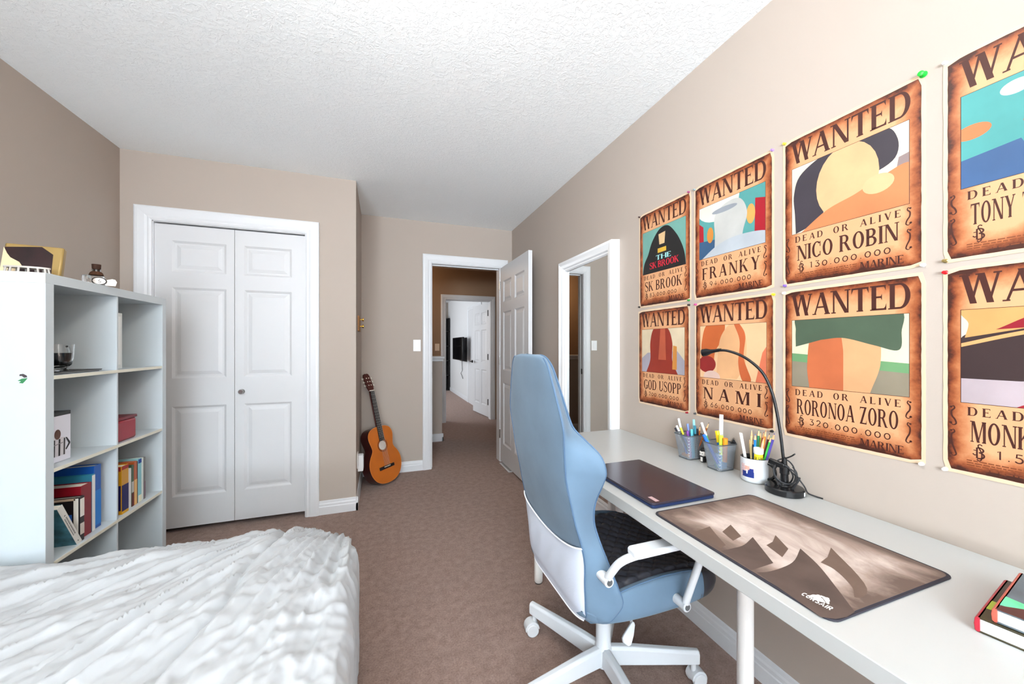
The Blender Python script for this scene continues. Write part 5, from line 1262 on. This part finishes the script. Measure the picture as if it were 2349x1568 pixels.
# toy between the cups
tc_=onZ(1614,1062,DZT)
o=thing('toy_figure',(tc_.x+.012,tc_.y+.01,DZT),'small black and white toy figure standing between the mesh cups','toy')
ox,oy=tc_.x+.012,tc_.y+.012
mwh=mat('toy_white',(232,228,222),.4); mbk=mat('toy_black',(28,26,26),.45)
MB().box(ox-.010,ox+.010,oy-.008,oy+.008,DZT,DZT+.026).build('body',mbk,o,bevel=.004,seg=3)
MB().box(ox-.0108,ox-.0098,oy-.005,oy+.005,DZT+.004,DZT+.022).build('shirt_front',mwh,o,bevel=.0004)
MB().box(ox-.012,ox+.012,oy-.012,oy+.012,DZT+.026,DZT+.047).build('head',mwh,o,bevel=.006,seg=3)
MB().sphere((ox+.001,oy,DZT+.049),.0125,16,10,(1,1,.9)).build('hair',mbk,o,smooth=True)
for q in (-1,1): MB().sphere((ox-.0118,oy+q*.0055,DZT+.037),.0019,8,6).build('eye',mbk,o,smooth=True)
# white mug
GX,GY,GR=1.252,.948,.0430
o=thing('photo_mug',(GX,GY,DZT),'white mug printed with a man in blue suit, full of coloured pencils','mug')
MB().lathe((GX,GY,DZT),[(0,.0),(.036,0),(.0395,.002),(GR,.008),(GR,.080),(GR-.001,.084),(GR-.003,.0845)],48,cap=False).build('mug_body',mat('glazed_white',(206,208,210),.2,spec=.5),o,smooth=True,ang=60)
MB().lathe((GX,GY,DZT),[(GR-.0008,.0842),(GR-.003,.0855),(GR-.0048,.083),(GR-.0055,.05),(.030,.007),(0,.006)],48,cap=False).build('mug_lining',m_lb,o,smooth=True,ang=60)
hd_=Vector((cos(math.radians(285)),sin(math.radians(285)),0))
hp=[Vector((GX,GY,DZT))+hd_*(GR-.002+.024*sin(t))+Vector((0,0,.044+.027*cos(t))) for t in [PI*i/12 for i in range(13)]]
MB().tube(hp,.0048,12).build('mug_handle',m_lb,o,smooth=True)
def patch(nm,a0,a1,z0,z1,m,lift=.0003):
    vs=[];n=10
    for i in range(n+1):
        t=math.radians(a0+(a1-a0)*i/n)
        for z in (z0,z1): vs.append((GX+(GR+lift)*cos(t),GY+(GR+lift)*sin(t),DZT+z))
    MB().add(vs,[(2*i,2*i+2,2*i+3,2*i+1) for i in range(n)]).build(nm,m,o,fixn=False)
patch('photo_background',156,216,.020,.064,mat('photo_pink',(204,176,176),.35,var=(120,.3)))
patch('photo_suit',164,216,.020,.040,mat('photo_navy',(28,44,110),.35),.0005)
patch('photo_suit',192,214,.038,.051,mat('photo_navy',(28,44,110),.35),.0006)
patch('photo_shirt',184,190,.032,.050,mat('photo_white',(224,224,230),.35),.0007)
patch('photo_head',178,198,.046,.060,mat('photo_skin',(208,156,140),.35),.0008)
patch('photo_hair',176,200,.059,.0635,mat('photo_hair',(226,222,214),.35),.0009)
# glue pot
o=thing('glue_pot',(1.243,.925,.80),'white-capped yellow glue stick sitting in the mouth of the mug','glue stick')
gc=onX(*S(1285,800),1.236); gc=Vector((1.2435,.9265,0)); gz=.8155; gr=.0135
MB().lathe((gc.x,gc.y,0),[(gr,gz-.022),(gr,gz+.022)],30).build('barrel',mat('glue_yellow',(228,206,40),.35),o,smooth=True)
MB().lathe((gc.x,gc.y,0),[(gr*1.02,gz+.022),(gr*1.12,gz+.024),(gr*1.14,gz+.040),(gr*1.08,gz+.0425),(gr*.6,gz+.0405),(0,gz+.040)],30).build('cap',mat('cap_white',(234,236,238),.35),o,smooth=True,ang=40)
glb=MB()
for g in layout('U UH',sans,0,.026,0,.0095,.08,.35):
    for p in g:
        pts=[]
        for (px,py) in p:
            t=math.radians(217-50)+px/gr; pts.append((gc.x+(gr+.0003)*cos(t),gc.y+(gr+.0003)*sin(t),gz+.004+py))
        glb.add(pts,[tuple(range(len(pts)))])
glb.build('glue_lettering',mat('ink_black',(24,24,24),.5),o,fixn=False)
zb=DZT+.010
for (dx,dy,tx,ty,X,r,b,t,lb) in (
 (-.005,.018,1003,520,1.25,.0052,(236,236,234),None,'thick white chalk pencil leaning left out of the mug'),
 (.0,.012,1145,480,1.262,.0036,(226,206,150),(226,206,150),'cream pencil standing tall at the left of the mug'),
 (.005,.010,1118,590,1.26,.0034,(196,170,110),(150,130,90),'short ochre pencil at the left of the mug'),
 (.004,.004,1165,600,1.255,.0036,(24,50,80),(24,50,80),'navy pencil in the mug'),
 (.0,.0,1190,530,1.25,.0042,(40,120,190),(30,100,170),'sky blue pencil in the mug'),
 (.008,.002,1237,470,1.262,.0038,(40,120,80),(40,110,80),'dark green pencil, tallest in the mug'),
 (.012,.0,1262,500,1.27,.0034,(150,160,60),(120,130,50),'olive pencil in the mug'),
 (.012,-.004,1300,500,1.268,.0036,(170,70,40),(160,60,40),'rust red pencil in the mug'),
 (.010,-.008,1328,480,1.262,.0036,(226,130,50),(220,120,40),'orange pencil in the mug'),
 (.0,-.006,1300,580,1.245,.0036,(240,176,150),(240,150,120),'short flesh pink pencil in the mug'),
 (.012,-.010,1375,520,1.262,.0040,(90,30,36),(80,26,30),'maroon pencil in the mug'),
 (.006,-.012,1398,560,1.255,.0038,(60,170,70),(50,160,60),'bright green pencil leaning right in the mug'),
 (.010,-.016,1440,520,1.258,.0042,(80,70,150),(80,70,150),'purple pencil leaning farthest right out of the mug')):
    pen('pencil',(GX+dx,GY+dy,zb),tp(tx,ty,X),r,b,b,lb,'pencil',GM,capf=.0001 if t is None else .13,tip=t,hexa=True)
# two hardbacks at the desk edge of the photo
def hardback(cx,cy,z,Lx,Ly,t,rot,label,cc,sc,art):
    o=thing('hardcover_book',(cx,cy,z),label,'book')
    M_=Matrix.Translation((cx,cy,z))@Matrix.Rotation(rot,4,'Z'); c=.0022
    # local: +Y end is the spine, x 0..Lx away from the room, y -Ly..0
    MB().box(0,Lx,-Ly,0,0,c).box(0,Lx,-Ly,0,t-c,t).xf(M_).build('cover',cc,o,bevel=.0008)
    sp=[( .0,0),(.0025,.002),(.0035,t/2),(.0025,t-.002),(.0,t),(-.003,t),(-.003,0)]
    MB().prism(sp,(0,0,0),(0,1,0),(0,0,1),(Lx,0,0)).xf(M_).build('spine',sc,o,bevel=.0005)
    MB().box(.003,Lx-.003,-Ly+.003,-.003,c,t-c).xf(M_).build('pages',mat('white_pages',(228,228,220),.7),o)
    for k,(m,pts) in enumerate(art): MB().poly(pts,(0,0,t+.0002+.0001*k),(1,0,0),(0,1,0)).xf(M_).build('cover_art',m,o,fixn=False)
a1=mat('art_slate',(78,88,96),.25,spec=.5,var=(10,.3)); a2=mat('art_green',(90,190,140),.3,var=(30,.2)); a3=mat('art_maroon',(72,34,34),.3,var=(20,.25)); a4=mat('art_pale',(190,200,214),.3); a5=mat('art_dark_olive',(52,46,24),.3,var=(30,.4)); a6=mat('art_lime',(160,180,50),.3)
R8=math.radians(9)
hardback(.943,.322,DZT,.205,.15,.0245,R8,'thick red-spined hardcover book, lower of the two at the right end of desk',a5,mat('spine_red',(168,40,54),.35),[(a6,[(.045,-.002),(.085,-.002),(.085,-.03),(.05,-.025)]),(a3,[(.13,-.005),(.2,-.005),(.2,-.1),(.13,-.1)])])
hardback(.951,.306,DZT+.0248,.200,.145,.0225,R8,'slate and maroon hardcover book, upper of the two at the right end of desk',a1,mat('spine_coral',(190,86,70),.35),[(a2,[(.022,-.002),(.065,-.002),(.06,-.022),(.03,-.035)]),(a3,[(.0,-.001),(.02,-.004),(.05,-.035),(.085,-.05),(.08,-.145),(0,-.145)]),(a4,[(.06,-.06),(.075,-.058),(.07,-.145),(.055,-.145)])])
WINP,LAMPP,FARP,HALLP,EXPO=0,10,28,6,1.4
FILLP=150
WTILT=0
SIDP,SIFP=20,480
# ================================================================ LIGHT
def area(name,loc,rot,sx,sy,power,col,spread=180):
    l=bpy.data.lights.new(name,'AREA'); l.shape='RECTANGLE'; l.size=sx; l.size_y=sy; l.energy=power; l.color=col; l.spread=math.radians(spread)
    o=bpy.data.objects.new(name,l); C.objects.link(o); o.location=loc; o.rotation_euler=rot; return o
# daylight at the two bedroom windows, with an added ceiling uplight beside each
area('window_daylight',(-.115,YS-.12,1.43),(math.radians(90+WTILT),0,0),2.4,1.7,WINP,(.81,.915,1.0))
area('window_ceiling_fill',(-.115,YS-.10,1.30),(math.radians(90+62),0,0),2.4,1.4,FILLP,(.79,.905,1.0))  # added upward fill that brightens the ceiling
area('side_window_daylight',(XL-.12,(WY0+WY1)/2,1.45),(math.radians(90),0,math.radians(-90)),2.8,1.7,SIDP,(.81,.915,1.0))
area('side_window_ceiling_fill',(XL-.14,(WY0+WY1)/2,1.30),(math.radians(90+66),0,math.radians(-90)),2.8,1.4,SIFP,(.81,.915,1.0))  # second added fill, tilted up to lift the ceiling
# ceiling lamp bulb
l=bpy.data.lights.new('lamp_bulb','POINT'); l.energy=LAMPP; l.color=(1,.95,.90); l.shadow_soft_size=.12
o=bpy.data.objects.new('lamp_bulb',l); C.objects.link(o); o.location=(-.05,.72,HT-.16)
# daylight of the far room's window, warm fill added in the dim hall, without a fixture
area('far_window_daylight',(-1.45,8.1,1.5),(math.radians(90),0,math.radians(-90)),2.8,1.35,FARP,(.93,.97,1.0))
l=bpy.data.lights.new('hall_fill','POINT'); l.energy=HALLP; l.color=(1,.72,.45); l.shadow_soft_size=.1
o=bpy.data.objects.new('hall_fill',l); C.objects.link(o); o.location=(.0,5.3,2.2)
w=bpy.data.worlds.new('sky'); bpy.context.scene.world=w; w.use_nodes=True
bg=w.node_tree.nodes['Background']; bg.inputs['Color'].default_value=(.75,.86,1,1); bg.inputs['Strength'].default_value=1.0
# ================================================================ CAMERA
cam=bpy.data.cameras.new('camera'); co=bpy.data.objects.new('camera',cam); C.objects.link(co)
co.location=(0,0,CAMH); co.rotation_euler=(PI/2,0,-YAW)
cam.sensor_fit='HORIZONTAL'; cam.sensor_width=36; cam.lens=36*F_PX/W_
cam.shift_y=(V0-H_/2)/W_; cam.clip_start=.02; cam.clip_end=60
sc=bpy.context.scene; sc.camera=co
sc.view_settings.view_transform='Standard'; sc.view_settings.look='None'; sc.view_settings.gamma=1; sc.view_settings.use_curve_mapping=False
sc.view_settings.exposure=EXPO
sc.cycles.max_bounces=10; sc.cycles.diffuse_bounces=6; sc.cycles.glossy_bounces=5; sc.cycles.transmission_bounces=8; sc.cycles.transparent_max_bounces=8
sc.cycles.caustics_reflective=False; sc.cycles.caustics_refractive=False; sc.cycles.sample_clamp_indirect=6
